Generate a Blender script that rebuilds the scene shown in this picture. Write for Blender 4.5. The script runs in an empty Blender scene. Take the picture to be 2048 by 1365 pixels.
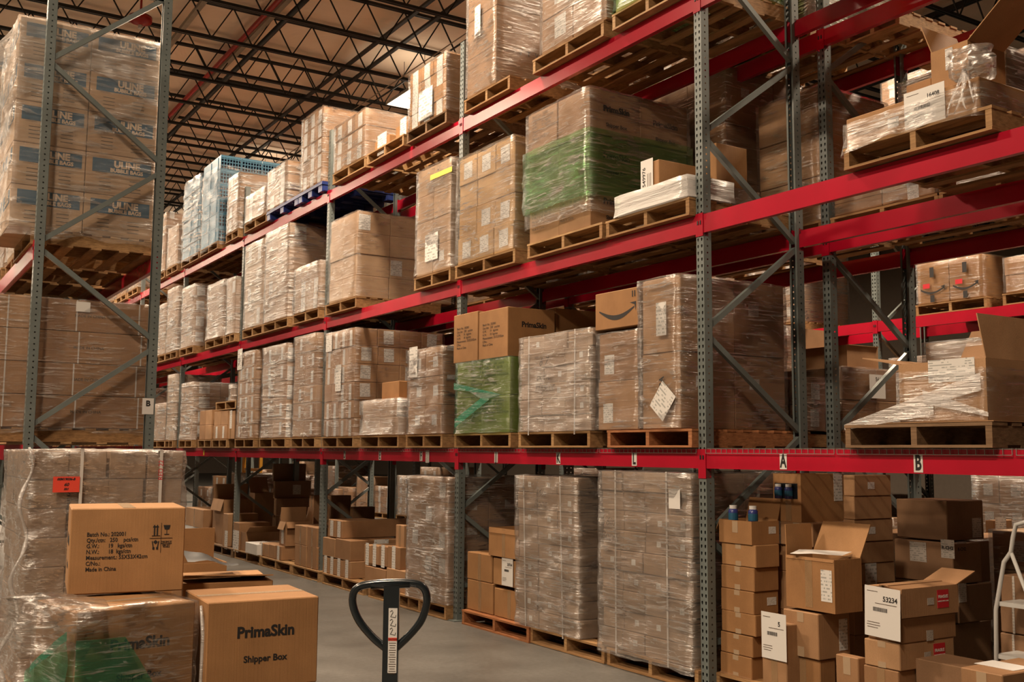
import bpy, math, random
from mathutils import Vector, Matrix, noise
C = bpy.context.scene.collection
SC = bpy.context.scene
PI = math.pi

# ---------------------------------------------------------------- camera
FPX, YAW, PITCH, ROLL, EYE = 2091.12, 0.55804, 0.10646, 0.00744, 1.7132
f0 = Vector((math.sin(YAW), math.cos(YAW), 0)); r0 = Vector((math.cos(YAW), -math.sin(YAW), 0)); zz = Vector((0, 0, 1))
fw = f0*math.cos(PITCH) + zz*math.sin(PITCH)
up0 = -f0*math.sin(PITCH) + zz*math.cos(PITCH)
rt = r0*math.cos(ROLL) + up0*math.sin(ROLL)
up = -r0*math.sin(ROLL) + up0*math.cos(ROLL)
EYEP = Vector((0, 0, EYE))
cam = bpy.data.cameras.new('camera'); camo = bpy.data.objects.new('camera', cam); C.objects.link(camo)
cam.sensor_width = 36; cam.lens = FPX/2048*36; cam.clip_end = 300; cam.clip_start = 0.05
M = Matrix((rt, up, -fw)).transposed().to_4x4(); M.translation = EYEP
camo.matrix_world = M
SC.camera = camo

# ---------------------------------------------------------------- world, exposure
w = bpy.data.worlds.new('world'); SC.world = w; w.use_nodes = True
w.node_tree.nodes['Background'].inputs[0].default_value = (0.9, 0.7, 0.5, 1)
w.node_tree.nodes['Background'].inputs[1].default_value = 0.0
SC.view_settings.view_transform = 'Standard'; SC.view_settings.look = 'None'
SC.view_settings.gamma = 1; SC.view_settings.use_curve_mapping = False
SC.view_settings.exposure = 0.0
SC.cycles.max_bounces = 10; SC.cycles.diffuse_bounces = 4; SC.cycles.glossy_bounces = 3
SC.cycles.transparent_max_bounces = 24; SC.cycles.transmission_bounces = 2
SC.cycles.caustics_reflective = False; SC.cycles.caustics_refractive = False
SC.cycles.sample_clamp_indirect = 4.0; SC.cycles.sample_clamp_direct = 12.0
LAMP_STRENGTH = 410.0
LAMP_COLOR = (1.0, 0.775, 0.555)
LAMPS = [(-2.4, 1.0), (-7.0, 3.0), (-2.4, 11.0), (-2.4, 20.5), (-2.4, 30.0), (-2.4, 39.5), (-2.4, 49.0),  # the outermost lamp is added to brighten the left rack's near sides
         (3.8, 10.4), (3.8, 24.7), (3.8, 34.2), (3.8, 43.7),
         (9.9, 20.0), (9.9, 29.4), (9.9, 38.9), (9.9, 10.6), (10.6, 4.4)]

# ---------------------------------------------------------------- pixel <-> place
def proj(p):
    d = Vector(p) - EYEP; z = d.dot(fw)
    return 1024 + FPX*d.dot(rt)/z, 682.5 - FPX*d.dot(up)/z
def ray(u, v):
    return rt*((u-1024)/FPX) - up*((v-682.5)/FPX) + fw
def hitX(u, v, X):
    d = ray(u, v); return EYEP + d*(X/d.x)
def hitZ(u, v, Z):
    d = ray(u, v); return EYEP + d*((Z-EYE)/d.z)
def solveY(u, X, Z):
    v = 700.0; p = None
    for i in range(6):
        p = hitX(u, v, X); v = proj((X, p.y, Z))[1]
    return p.y
def solveX(u, Y, Z):
    lo, hi = 0.05, 40.0
    for i in range(40):
        m = (lo+hi)/2
        if proj((m, Y, Z))[0] < u: lo = m
        else: hi = m
    return lo

# ---------------------------------------------------------------- materials
MATS = {}
def newmat(name):
    m = bpy.data.materials.new(name); m.use_nodes = True
    nt = m.node_tree; nt.nodes.clear(); MATS[name] = m
    out = nt.nodes.new('ShaderNodeOutputMaterial')
    def N(t, **k):
        n = nt.nodes.new(t)
        for a, b in k.items():
            if a in ('operation', 'blend_type', 'data_type', 'noise_dimensions', 'wave_type', 'bands_direction', 'feature', 'distribution', 'clamp', 'use_clamp'): setattr(n, a, b)
            else: n.inputs[a].default_value = b
        return n
    def K(a, b): nt.links.new(a, b)
    return m, nt, out, N, K
def ramp(nt, a, b, ca=(0, 0, 0, 1), cb=(1, 1, 1, 1)):
    r = nt.nodes.new('ShaderNodeValToRGB'); e = r.color_ramp.elements
    e[0].position = a; e[0].color = ca; e[1].position = b; e[1].color = cb
    return r
def c4(c): return (c[0], c[1], c[2], 1)
ALB = .74
def ca4(c): return (c[0]*ALB, c[1]*ALB, c[2]*ALB, 1)

def m_card(name, ca, cb, rough=0.72):
    m, nt, out, N, K = newmat(name)
    p = N('ShaderNodeBsdfPrincipled', **{'Roughness': rough, 'Specular IOR Level': 0.25})
    oi = N('ShaderNodeObjectInfo'); tc = N('ShaderNodeTexCoord')
    mix = N('ShaderNodeMixRGB'); mix.inputs[1].default_value = ca4(ca); mix.inputs[2].default_value = ca4(cb); K(oi.outputs['Random'], mix.inputs[0])
    n1 = N('ShaderNodeTexNoise', **{'Scale': 5.0, 'Detail': 5.0}); K(tc.outputs['Object'], n1.inputs['Vector'])
    r1 = ramp(nt, .25, .8, (.80, .79, .78, 1), (1.10, 1.10, 1.10, 1)); K(n1.outputs[0], r1.inputs[0])
    mm = N('ShaderNodeMixRGB', blend_type='MULTIPLY'); mm.inputs[0].default_value = 1; K(mix.outputs[0], mm.inputs[1]); K(r1.outputs[0], mm.inputs[2])
    n3 = N('ShaderNodeTexNoise', **{'Scale': 260.0, 'Detail': 2.0}); K(tc.outputs['Object'], n3.inputs['Vector'])
    r3 = ramp(nt, .3, .7, (.90, .90, .89, 1), (1.06, 1.06, 1.06, 1)); K(n3.outputs[0], r3.inputs[0])
    m3 = N('ShaderNodeMixRGB', blend_type='MULTIPLY'); m3.inputs[0].default_value = 1; K(mm.outputs[0], m3.inputs[1]); K(r3.outputs[0], m3.inputs[2])
    K(m3.outputs[0], p.inputs['Base Color'])
    mp = N('ShaderNodeMapping'); mp.inputs['Scale'].default_value = (60, 60, 1.5); K(tc.outputs['Object'], mp.inputs[0])
    n2 = N('ShaderNodeTexNoise', **{'Scale': 2.0, 'Detail': 3.0}); K(mp.outputs[0], n2.inputs['Vector'])
    b = N('ShaderNodeBump', **{'Strength': .25, 'Distance': .004}); K(n2.outputs[0], b.inputs['Height']); K(b.outputs[0], p.inputs['Normal'])
    K(p.outputs[0], out.inputs[0]); return m
m_card('card', (.37, .20, .098), (.52, .305, .16))
m_card('card_orange', (.40, .205, .085), (.48, .26, .115))
m_card('card_pale', (.55, .35, .205), (.62, .42, .26))
m_card('card_yellow', (.58, .34, .13), (.66, .42, .20))
m_card('card_dark', (.23, .13, .07), (.33, .19, .105))  # darker card; also puts shade into boxes deep under the shelves
m_card('card_grey', (.40, .26, .165), (.48, .33, .215))
m_card('card_blue', (.12, .33, .45), (.20, .45, .57), .5)

def m_plain(name, col, rough=.5, metal=0.0, spec=.4, nscale=8, var=.12, bump=0.0, coat=0.0):
    m, nt, out, N, K = newmat(name)
    p = N('ShaderNodeBsdfPrincipled', **{'Roughness': rough, 'Metallic': metal, 'Specular IOR Level': spec, 'Coat Weight': coat, 'Coat Roughness': .12})
    tc = N('ShaderNodeTexCoord'); n1 = N('ShaderNodeTexNoise', **{'Scale': nscale, 'Detail': 4.0}); K(tc.outputs['Object'], n1.inputs['Vector'])
    r1 = ramp(nt, .3, .75, (1-var, 1-var, 1-var, 1), (1+var, 1+var, 1+var, 1)); K(n1.outputs[0], r1.inputs[0])
    mm = N('ShaderNodeMixRGB', blend_type='MULTIPLY'); mm.inputs[0].default_value = 1; mm.inputs[1].default_value = ca4(col); K(r1.outputs[0], mm.inputs[2])
    K(mm.outputs[0], p.inputs['Base Color'])
    if bump:
        b = N('ShaderNodeBump', **{'Strength': .5, 'Distance': bump}); K(n1.outputs[0], b.inputs['Height']); K(b.outputs[0], p.inputs['Normal'])
    K(p.outputs[0], out.inputs[0]); return m
m_plain('red_paint', (.50, .007, .030), .23, spec=.5, nscale=3, var=.10, bump=.002)
m_plain('post_paint', (.168, .198, .192), .36, spec=.5, nscale=6, var=.12)
m_plain('dark_steel', (.018, .022, .022), .45, spec=.4)
m_plain('pipe_red', (.45, .02, .015), .4)
m_plain('pipe_pale', (.42, .36, .28), .5)
m_plain('wire_zinc', (.42, .40, .37), .4, metal=.6)
m_plain('black_paint', (.008, .014, .018), .22, spec=.6, coat=.4, var=.05)
m_plain('black_plastic', (.012, .012, .013), .5)
m_plain('white_plastic', (.75, .75, .74), .4, var=.03)
m_plain('white_paint', (.62, .62, .60), .3, var=.04)
m_plain('ink', (.018, .016, .016), .6, var=.0)
m_plain('ink_soft', (.10, .065, .04), .7, var=.0)
m_plain('blue_print', (.012, .10, .19), .6, var=.10)
m_plain('pale_print', (.85, .66, .48), .7, var=.0)
m_plain('red_label', (.62, .02, .035), .5, var=.03)
m_plain('orange_label', (.85, .075, .04), .6, var=.03)
m_plain('yellow_tape', (.85, .68, .02), .4, var=.03)
m_plain('white_print', (.85, .83, .80), .6, var=.0)
m_plain('strap_white', (.68, .64, .60), .4, var=.05)
m_plain('blue_plastic', (.022, .045, .22), .42, spec=.5, var=.1)
m_plain('navy_plastic', (.01, .018, .06), .5, var=.1)
m_plain('teal_plastic', (.06, .30, .50), .42, spec=.5, var=.1)
m_plain('pill_blue', (.04, .05, .22), .25, var=.1)
m_plain('yellow_steel', (.55, .26, .02), .4, var=.1)
m_plain('opening_dark', (.015, .018, .024), .2, spec=.6, var=.1)
m_plain('wall_panel', (.26, .21, .165), .8, var=.05)
m_plain('foam_white', (.80, .78, .75), .7, var=.05)

def m_tape(name, col, fac):
    m, nt, out, N, K = newmat(name)
    g = N('ShaderNodeBsdfPrincipled', **{'Roughness': .25, 'Specular IOR Level': .5}); g.inputs['Base Color'].default_value = ca4(col)
    t = N('ShaderNodeBsdfTransparent'); mx = N('ShaderNodeMixShader'); mx.inputs[0].default_value = fac
    K(t.outputs[0], mx.inputs[1]); K(g.outputs[0], mx.inputs[2]); K(mx.outputs[0], out.inputs[0])
m_tape('tape', (.50, .31, .16), .55)
m_tape('tape_pale', (.62, .45, .29), .7)

def m_label(name, col=(.80, .78, .75), sx=1.0, density=.5):
    m, nt, out, N, K = newmat(name)
    p = N('ShaderNodeBsdfPrincipled', **{'Roughness': .5, 'Specular IOR Level': .3})
    tc = N('ShaderNodeTexCoord'); sp = N('ShaderNodeSeparateXYZ'); K(tc.outputs['Generated'], sp.inputs[0])
    # lines of illegible small print
    a = N('ShaderNodeMath', operation='MULTIPLY'); a.inputs[1].default_value = 9; K(sp.outputs['Z'], a.inputs[0])
    fr = N('ShaderNodeMath', operation='FRACT'); K(a.outputs[0], fr.inputs[0])
    gt = N('ShaderNodeMath', operation='GREATER_THAN'); gt.inputs[1].default_value = .55; K(fr.outputs[0], gt.inputs[0])
    fl = N('ShaderNodeMath', operation='FLOOR'); K(a.outputs[0], fl.inputs[0])
    ad = N('ShaderNodeMath', operation='ADD'); K(sp.outputs['X'], ad.inputs[0]); K(sp.outputs['Y'], ad.inputs[1])
    cb = N('ShaderNodeCombineXYZ'); K(ad.outputs[0], cb.inputs[0]); K(fl.outputs[0], cb.inputs[1]); 
    mp = N('ShaderNodeMapping'); mp.inputs['Scale'].default_value = (5, 3.7, 1); K(cb.outputs[0], mp.inputs[0])
    nn = N('ShaderNodeTexNoise', **{'Scale': 1.0, 'Detail': 3.0}); K(mp.outputs[0], nn.inputs['Vector'])
    g2 = N('ShaderNodeMath', operation='GREATER_THAN'); g2.inputs[1].default_value = density; K(nn.outputs[0], g2.inputs[0])
    mu = N('ShaderNodeMath', operation='MULTIPLY'); K(gt.outputs[0], mu.inputs[0]); K(g2.outputs[0], mu.inputs[1])
    m2 = N('ShaderNodeMath', operation='MULTIPLY'); m2.inputs[1].default_value = .55; K(mu.outputs[0], m2.inputs[0])
    mx = N('ShaderNodeMixRGB'); mx.inputs[1].default_value = ca4(col); mx.inputs[2].default_value = (.09, .11, .10, 1); K(m2.outputs[0], mx.inputs[0])
    K(mx.outputs[0], p.inputs['Base Color']); K(p.outputs[0], out.inputs[0])
m_label('label'); m_label('label_blank', density=.95); m_label('label_dim', (.55, .50, .45))  # the dim one also puts shade into labels of shaded boxes

def m_film(name, tint=(1, 1, 1), haze=.12, streak=.5, color=(.82, .80, .78), gloss=.22, rough=.17, ang=.12, fine=1.0, bump=.009, iso=False):
    m, nt, out, N, K = newmat(name)
    tc = N('ShaderNodeTexCoord'); oi = N('ShaderNodeObjectInfo')
    off = N('ShaderNodeVectorMath', operation='ADD'); K(tc.outputs['Object'], off.inputs[0])
    sc = N('ShaderNodeMath', operation='MULTIPLY'); sc.inputs[1].default_value = 37.0; K(oi.outputs['Random'], sc.inputs[0])
    cx = N('ShaderNodeCombineXYZ'); K(sc.outputs[0], cx.inputs[0]); K(sc.outputs[0], cx.inputs[2]); K(cx.outputs[0], off.inputs[1])
    mp = N('ShaderNodeMapping'); mp.inputs['Scale'].default_value = (2.2*fine, 2.2*fine, 48*fine) if not iso else (5*fine, 5*fine, 18*fine); mp.inputs['Rotation'].default_value = (ang, ang, 0); K(off.outputs[0], mp.inputs[0])
    n1 = N('ShaderNodeTexNoise', **{'Scale': 1.0, 'Detail': 5.0, 'Roughness': .62, 'Distortion': .35}); K(mp.outputs[0], n1.inputs['Vector'])
    mp2 = N('ShaderNodeMapping'); mp2.inputs['Scale'].default_value = (5*fine, 5*fine, 24*fine); mp2.inputs['Rotation'].default_value = (-.5, -.5, .3); K(off.outputs[0], mp2.inputs[0])
    n2 = N('ShaderNodeTexNoise', **{'Scale': 1.0, 'Detail': 4.0, 'Roughness': .6, 'Distortion': .8}); K(mp2.outputs[0], n2.inputs['Vector'])
    ad = N('ShaderNodeMath', operation='MULTIPLY_ADD'); K(n2.outputs[0], ad.inputs[0]); ad.inputs[1].default_value = .9; K(n1.outputs[0], ad.inputs[2])
    b = N('ShaderNodeBump', **{'Strength': 1.0, 'Distance': bump/fine}); K(ad.outputs[0], b.inputs['Height'])
    # crease streaks, gathered in patches
    r1 = ramp(nt, .54, .62); K(n1.outputs[0], r1.inputs[0])
    r2 = ramp(nt, .57, .64); K(n2.outputs[0], r2.inputs[0])
    mxa = N('ShaderNodeMath', operation='MAXIMUM'); K(r1.outputs[0], mxa.inputs[0]); K(r2.outputs[0], mxa.inputs[1])
    n3 = N('ShaderNodeTexNoise', **{'Scale': 3.2, 'Detail': 3.0}); K(off.outputs[0], n3.inputs['Vector'])
    r3 = ramp(nt, .36, .60, (.12, .12, .12, 1), (1, 1, 1, 1)); K(n3.outputs[0], r3.inputs[0])
    mxx = N('ShaderNodeMath', operation='MULTIPLY'); K(mxa.outputs[0], mxx.inputs[0]); K(r3.outputs[0], mxx.inputs[1])
    f1 = N('ShaderNodeMath', operation='MULTIPLY_ADD'); K(mxx.outputs[0], f1.inputs[0]); f1.inputs[1].default_value = streak; f1.inputs[2].default_value = haze; f1.use_clamp = True
    di = N('ShaderNodeBsdfDiffuse'); di.inputs[0].default_value = ca4(color); K(b.outputs[0], di.inputs['Normal'])
    gl = N('ShaderNodeBsdfGlossy'); gl.inputs['Roughness'].default_value = rough; gl.inputs[0].default_value = (.95, .95, .95, 1); K(b.outputs[0], gl.inputs['Normal'])
    tr = N('ShaderNodeBsdfTransparent'); tr.inputs[0].default_value = c4(tint)
    m1 = N('ShaderNodeMixShader'); K(f1.outputs[0], m1.inputs[0]); K(tr.outputs[0], m1.inputs[1]); K(di.outputs[0], m1.inputs[2])
    fr = N('ShaderNodeLayerWeight', **{'Blend': .25}); K(b.outputs[0], fr.inputs['Normal'])
    fq = N('ShaderNodeMath', operation='MULTIPLY_ADD'); K(fr.outputs['Fresnel'], fq.inputs[0]); fq.inputs[1].default_value = .35; fq.inputs[2].default_value = gloss*.3
    fm = N('ShaderNodeMath', operation='MULTIPLY_ADD'); K(mxx.outputs[0], fm.inputs[0]); fm.inputs[1].default_value = gloss*2.6; K(fq.outputs[0], fm.inputs[2]); fm.use_clamp = True
    m2 = N('ShaderNodeMixShader'); K(fm.outputs[0], m2.inputs[0]); K(m1.outputs[0], m2.inputs[1]); K(gl.outputs[0], m2.inputs[2])
    K(m2.outputs[0], out.inputs[0]); return m
m_film('film', haze=.03, streak=.10, gloss=.34, rough=.17, bump=.011, fine=1.25)
m_film('film_far', haze=.05, streak=.16, gloss=.42, rough=.22, bump=.012, fine=.62)
m_film('film_heavy_far', haze=.10, streak=.34, gloss=.52, rough=.24, bump=.014, fine=.62, color=(.82, .76, .70))
m_film('film_light_far', haze=.015, streak=.08, gloss=.26, rough=.2, bump=.011, fine=.7)
m_film('film_crinkle', haze=.12, streak=.34, gloss=.36, rough=.24, bump=.012, fine=3.4, color=(.80, .72, .66), iso=True)
m_film('film_heavy', haze=.11, streak=.34, gloss=.46, rough=.19, bump=.012, fine=1.3, color=(.82, .75, .69))
m_film('film_light', haze=.01, streak=.06, gloss=.2, rough=.18, bump=.011, fine=1.25)
m_film('film_milky', haze=.10, streak=.22, gloss=.16, fine=.7, color=(.80, .77, .73))
m_film('film_white', haze=.70, streak=.25, gloss=.10, fine=.6)
m_film('film_green', tint=(.55, .84, .50), haze=.06, streak=.10, gloss=.24, rough=.17, bump=.011, fine=1.25, color=(.10, .38, .18))
m_film('film_near', haze=.02, streak=.10, gloss=.22, rough=.16, bump=.011, fine=1.6)
m_film('film_teal', tint=(.38, .82, .52), haze=.14, streak=.16, gloss=.22, rough=.17, bump=.011, fine=1.6, color=(.04, .42, .25))
m_film('film_band', haze=.42, streak=.5, gloss=.3, fine=1.6, rough=.25)
m_film('film_green_band', tint=(.15, .6, .38), haze=.45, streak=.3, gloss=.3, fine=1.6, color=(.03, .38, .22))

def m_wood(name, ca, cb):
    m, nt, out, N, K = newmat(name)
    p = N('ShaderNodeBsdfPrincipled', **{'Roughness': .75, 'Specular IOR Level': .2})
    oi = N('ShaderNodeObjectInfo'); tc = N('ShaderNodeTexCoord')
    mix = N('ShaderNodeMixRGB'); mix.inputs[1].default_value = ca4(ca); mix.inputs[2].default_value = ca4(cb); K(oi.outputs['Random'], mix.inputs[0])
    mp = N('ShaderNodeMapping'); mp.inputs['Scale'].default_value = (9, 2.2, 30); K(tc.outputs['Object'], mp.inputs[0])
    n1 = N('ShaderNodeTexNoise', **{'Scale': 2.0, 'Detail': 6.0, 'Distortion': .6}); K(mp.outputs[0], n1.inputs['Vector'])
    r1 = ramp(nt, .3, .75, (.58, .55, .52, 1), (1.15, 1.13, 1.10, 1)); K(n1.outputs[0], r1.inputs[0])
    mm = N('ShaderNodeMixRGB', blend_type='MULTIPLY'); mm.inputs[0].default_value = 1; K(mix.outputs[0], mm.inputs[1]); K(r1.outputs[0], mm.inputs[2])
    K(mm.outputs[0], p.inputs['Base Color'])
    b = N('ShaderNodeBump', **{'Strength': .4, 'Distance': .003}); K(n1.outputs[0], b.inputs['Height']); K(b.outputs[0], p.inputs['Normal'])
    K(p.outputs[0], out.inputs[0])
m_wood('wood', (.40, .225, .10), (.54, .34, .165))
m_wood('wood_dark', (.20, .12, .065), (.30, .19, .11))
m_wood('wood_red', (.42, .17, .07), (.50, .22, .10))

def m_floor():
    m, nt, out, N, K = newmat('concrete')
    p = N('ShaderNodeBsdfPrincipled', **{'Roughness': .42, 'Specular IOR Level': .4})
    tc = N('ShaderNodeTexCoord')
    n1 = N('ShaderNodeTexNoise', **{'Scale': .8, 'Detail': 8.0, 'Roughness': .65}); K(tc.outputs['Object'], n1.inputs['Vector'])
    r1 = ramp(nt, .3, .72, (.083, .080, .074, 1), (.138, .133, .123, 1)); K(n1.outputs[0], r1.inputs[0])
    n2 = N('ShaderNodeTexNoise', **{'Scale': 25., 'Detail': 5.0, 'Roughness': .7}); K(tc.outputs['Object'], n2.inputs['Vector'])
    r2 = ramp(nt, .35, .6, (.80, .78, .76, 1), (1.05, 1.05, 1.05, 1)); K(n2.outputs[0], r2.inputs[0])
    mm = N('ShaderNodeMixRGB', blend_type='MULTIPLY'); mm.inputs[0].default_value = 1; K(r1.outputs[0], mm.inputs[1]); K(r2.outputs[0], mm.inputs[2])
    K(mm.outputs[0], p.inputs['Base Color'])
    r3 = ramp(nt, .3, .8, (.30, .30, .30, 1), (.55, .55, .55, 1)); K(n1.outputs[0], r3.inputs[0]); K(r3.outputs[0], p.inputs['Roughness'])
    K(p.outputs[0], out.inputs[0])
m_floor()
def m_roof():
    m, nt, out, N, K = newmat('roof_liner')
    p = N('ShaderNodeBsdfPrincipled', **{'Roughness': .8, 'Specular IOR Level': .15})
    tc = N('ShaderNodeTexCoord')
    n1 = N('ShaderNodeTexNoise', **{'Scale': .7, 'Detail': 5.0, 'Distortion': 1.0}); K(tc.outputs['Object'], n1.inputs['Vector'])
    r1 = ramp(nt, .3, .75, (.86, .72, .57, 1), (.96, .83, .68, 1)); K(n1.outputs[0], r1.inputs[0]); K(r1.outputs[0], p.inputs['Base Color'])
    b = N('ShaderNodeBump', **{'Strength': .7, 'Distance': .12}); K(n1.outputs[0], b.inputs['Height']); K(b.outputs[0], p.inputs['Normal'])
    K(p.outputs[0], out.inputs[0])
m_roof()
m, nt, out, N, K = newmat('lamp_glow')
e = N('ShaderNodeEmission', **{'Strength': LAMP_STRENGTH}); e.inputs[0].default_value = c4(LAMP_COLOR); K(e.outputs[0], out.inputs[0])

m, nt, out, N, K = newmat('lamp_up')
e = N('ShaderNodeEmission', **{'Strength': LAMP_STRENGTH*.012}); e.inputs[0].default_value = c4(LAMP_COLOR); K(e.outputs[0], out.inputs[0])

# ---------------------------------------------------------------- mesh helpers
class MB:
    def __init__(s): s.v = []; s.f = []
    def box(s, a, b):
        x0, y0, z0 = a; x1, y1, z1 = b; n = len(s.v)
        s.v += [(x0, y0, z0), (x1, y0, z0), (x1, y1, z0), (x0, y1, z0), (x0, y0, z1), (x1, y0, z1), (x1, y1, z1), (x0, y1, z1)]
        s.f += [(n, n+3, n+2, n+1), (n+4, n+5, n+6, n+7), (n, n+1, n+5, n+4), (n+1, n+2, n+6, n+5), (n+2, n+3, n+7, n+6), (n+3, n, n+4, n+7)]
        return s
    def bar(s, p, q, w, h=None, upv=(0, 0, 1)):
        h = h or w; p = Vector(p); q = Vector(q); d = (q-p).normalized(); u = Vector(upv)
        if abs(d.dot(u)) > .98: u = Vector((1, 0, 0))
        a = d.cross(u).normalized()*(w/2); b = a.cross(d).normalized()*(h/2); n = len(s.v)
        for c in (p, q): s.v += [tuple(c-a-b), tuple(c+a-b), tuple(c+a+b), tuple(c-a+b)]
        s.f += [(n, n+1, n+2, n+3), (n+4, n+7, n+6, n+5)] + [(n+i, n+4+i, n+4+(i+1) % 4, n+(i+1) % 4) for i in range(4)]
        return s
    def tube(s, pts, r, seg=8, cap=True):
        pts = [Vector(p) for p in pts]; n0 = len(s.v); prev = None
        for i, p in enumerate(pts):
            d = (pts[min(i+1, len(pts)-1)] - pts[max(i-1, 0)]).normalized()
            if prev is None:
                a = d.cross(Vector((0, 0, 1)))
                if a.length < .1: a = d.cross(Vector((1, 0, 0)))
                a.normalize()
            else: a = (prev - d*prev.dot(d)).normalized()
            prev = a; b = d.cross(a); rr = r[i] if isinstance(r, (list, tuple)) else r
            for k in range(seg):
                t = 2*PI*k/seg; s.v.append(tuple(p + a*math.cos(t)*rr + b*math.sin(t)*rr))
        for i in range(len(pts)-1):
            for k in range(seg):
                s.f.append((n0+i*seg+k, n0+i*seg+(k+1) % seg, n0+(i+1)*seg+(k+1) % seg, n0+(i+1)*seg+k))
        if cap:
            s.f.append(tuple(n0+k for k in range(seg))[::-1]); e = n0+(len(pts)-1)*seg; s.f.append(tuple(e+k for k in range(seg)))
        return s
    def quad(s, *p):
        n = len(s.v); s.v += [tuple(q) for q in p]; s.f.append(tuple(range(n, n+len(p)))); return s
    def mesh(s, name, mat, smooth=False):
        me = bpy.data.meshes.new(name); me.from_pydata(s.v, [], s.f); me.update()
        if mat: me.materials.append(MATS[mat])
        if smooth: me.polygons.foreach_set('use_smooth', [True]*len(me.polygons))
        return me
def obj(name, me, parent=None, loc=(0, 0, 0), rz=0.0):
    o = bpy.data.objects.new(name, me); C.objects.link(o); o.location = loc
    if rz: o.rotation_euler = (0, 0, rz)
    if parent: o.parent = parent
    return o
def tag(o, label, cat, group=None, kind=None):
    if label and len(label.split()) > 16: print('LONG', len(label.split()), label)
    o['label'] = label; o['category'] = cat
    if group: o['group'] = group
    if kind: o['kind'] = kind
    return o
def thing(name, label, cat, loc=(0, 0, 0), rz=0.0, group=None):
    o = bpy.data.objects.new(name, None); C.objects.link(o); o.location = loc; o.rotation_euler = (0, 0, rz); o.empty_display_size = .1
    return tag(o, label, cat, group)
def copy_tree(o, parent=None):
    c = o.copy(); C.objects.link(c)
    if parent: c.parent = parent
    for ch in o.children: copy_tree(ch, c)
    return c
def struct(name, me, loc=(0, 0, 0)):
    o = obj(name, me, None, loc); o['kind'] = 'structure'; return o

_cm = {}
def carton_mesh(sx, sy, sz, mat, c=.005):
    k = (round(sx, 3), round(sy, 3), round(sz, 3), mat)
    if k in _cm: return _cm[k]
    v = []; ix = {}
    for i in (0, 1):
        for j in (0, 1):
            for l in (0, 1):
                X = (i-.5)*sx; Y = (j-.5)*sy; Z = l*sz
                dx = c*(1 if i == 0 else -1); dy = c*(1 if j == 0 else -1); dz = c*(1 if l == 0 else -1)
                ix[i, j, l] = len(v)
                v += [(X, Y+dy, Z+dz), (X+dx, Y, Z+dz), (X+dx, Y+dy, Z)]
    f = []
    I = lambda i, j, l, a: ix[i, j, l]+a
    for i in (0, 1):
        q = [I(i, 0, 0, 0), I(i, 1, 0, 0), I(i, 1, 1, 0), I(i, 0, 1, 0)]; f.append(q if i else q[::-1])
        q = [I(0, i, 0, 1), I(1, i, 0, 1), I(1, i, 1, 1), I(0, i, 1, 1)]; f.append(q[::-1] if i else q)
        q = [I(0, 0, i, 2), I(1, 0, i, 2), I(1, 1, i, 2), I(0, 1, i, 2)]; f.append(q if i else q[::-1])
    for i in (0, 1):
        for j in (0, 1):
            f.append([I(i, j, 0, 0), I(i, j, 1, 0), I(i, j, 1, 1), I(i, j, 0, 1)])
            f.append([I(i, 0, j, 0), I(i, 1, j, 0), I(i, 1, j, 2), I(i, 0, j, 2)])
            f.append([I(0, i, j, 1), I(1, i, j, 1), I(1, i, j, 2), I(0, i, j, 2)])
    for i in (0, 1):
        for j in (0, 1):
            for l in (0, 1): f.append([I(i, j, l, 0), I(i, j, l, 1), I(i, j, l, 2)])
    me = bpy.data.meshes.new('carton'); me.from_pydata(v, [], f); me.update(); me.materials.append(MATS[mat])
    _cm[k] = me; return me

_sm = {}
def slab_mesh(a, b, c, mat, name='label'):
    k = (round(a, 4), round(b, 4), round(c, 4), mat, name)
    if k not in _sm:
        _sm[k] = MB().box((-a/2, -b/2, -c/2), (a/2, b/2, c/2)).mesh(name, mat)
    return _sm[k]
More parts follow.
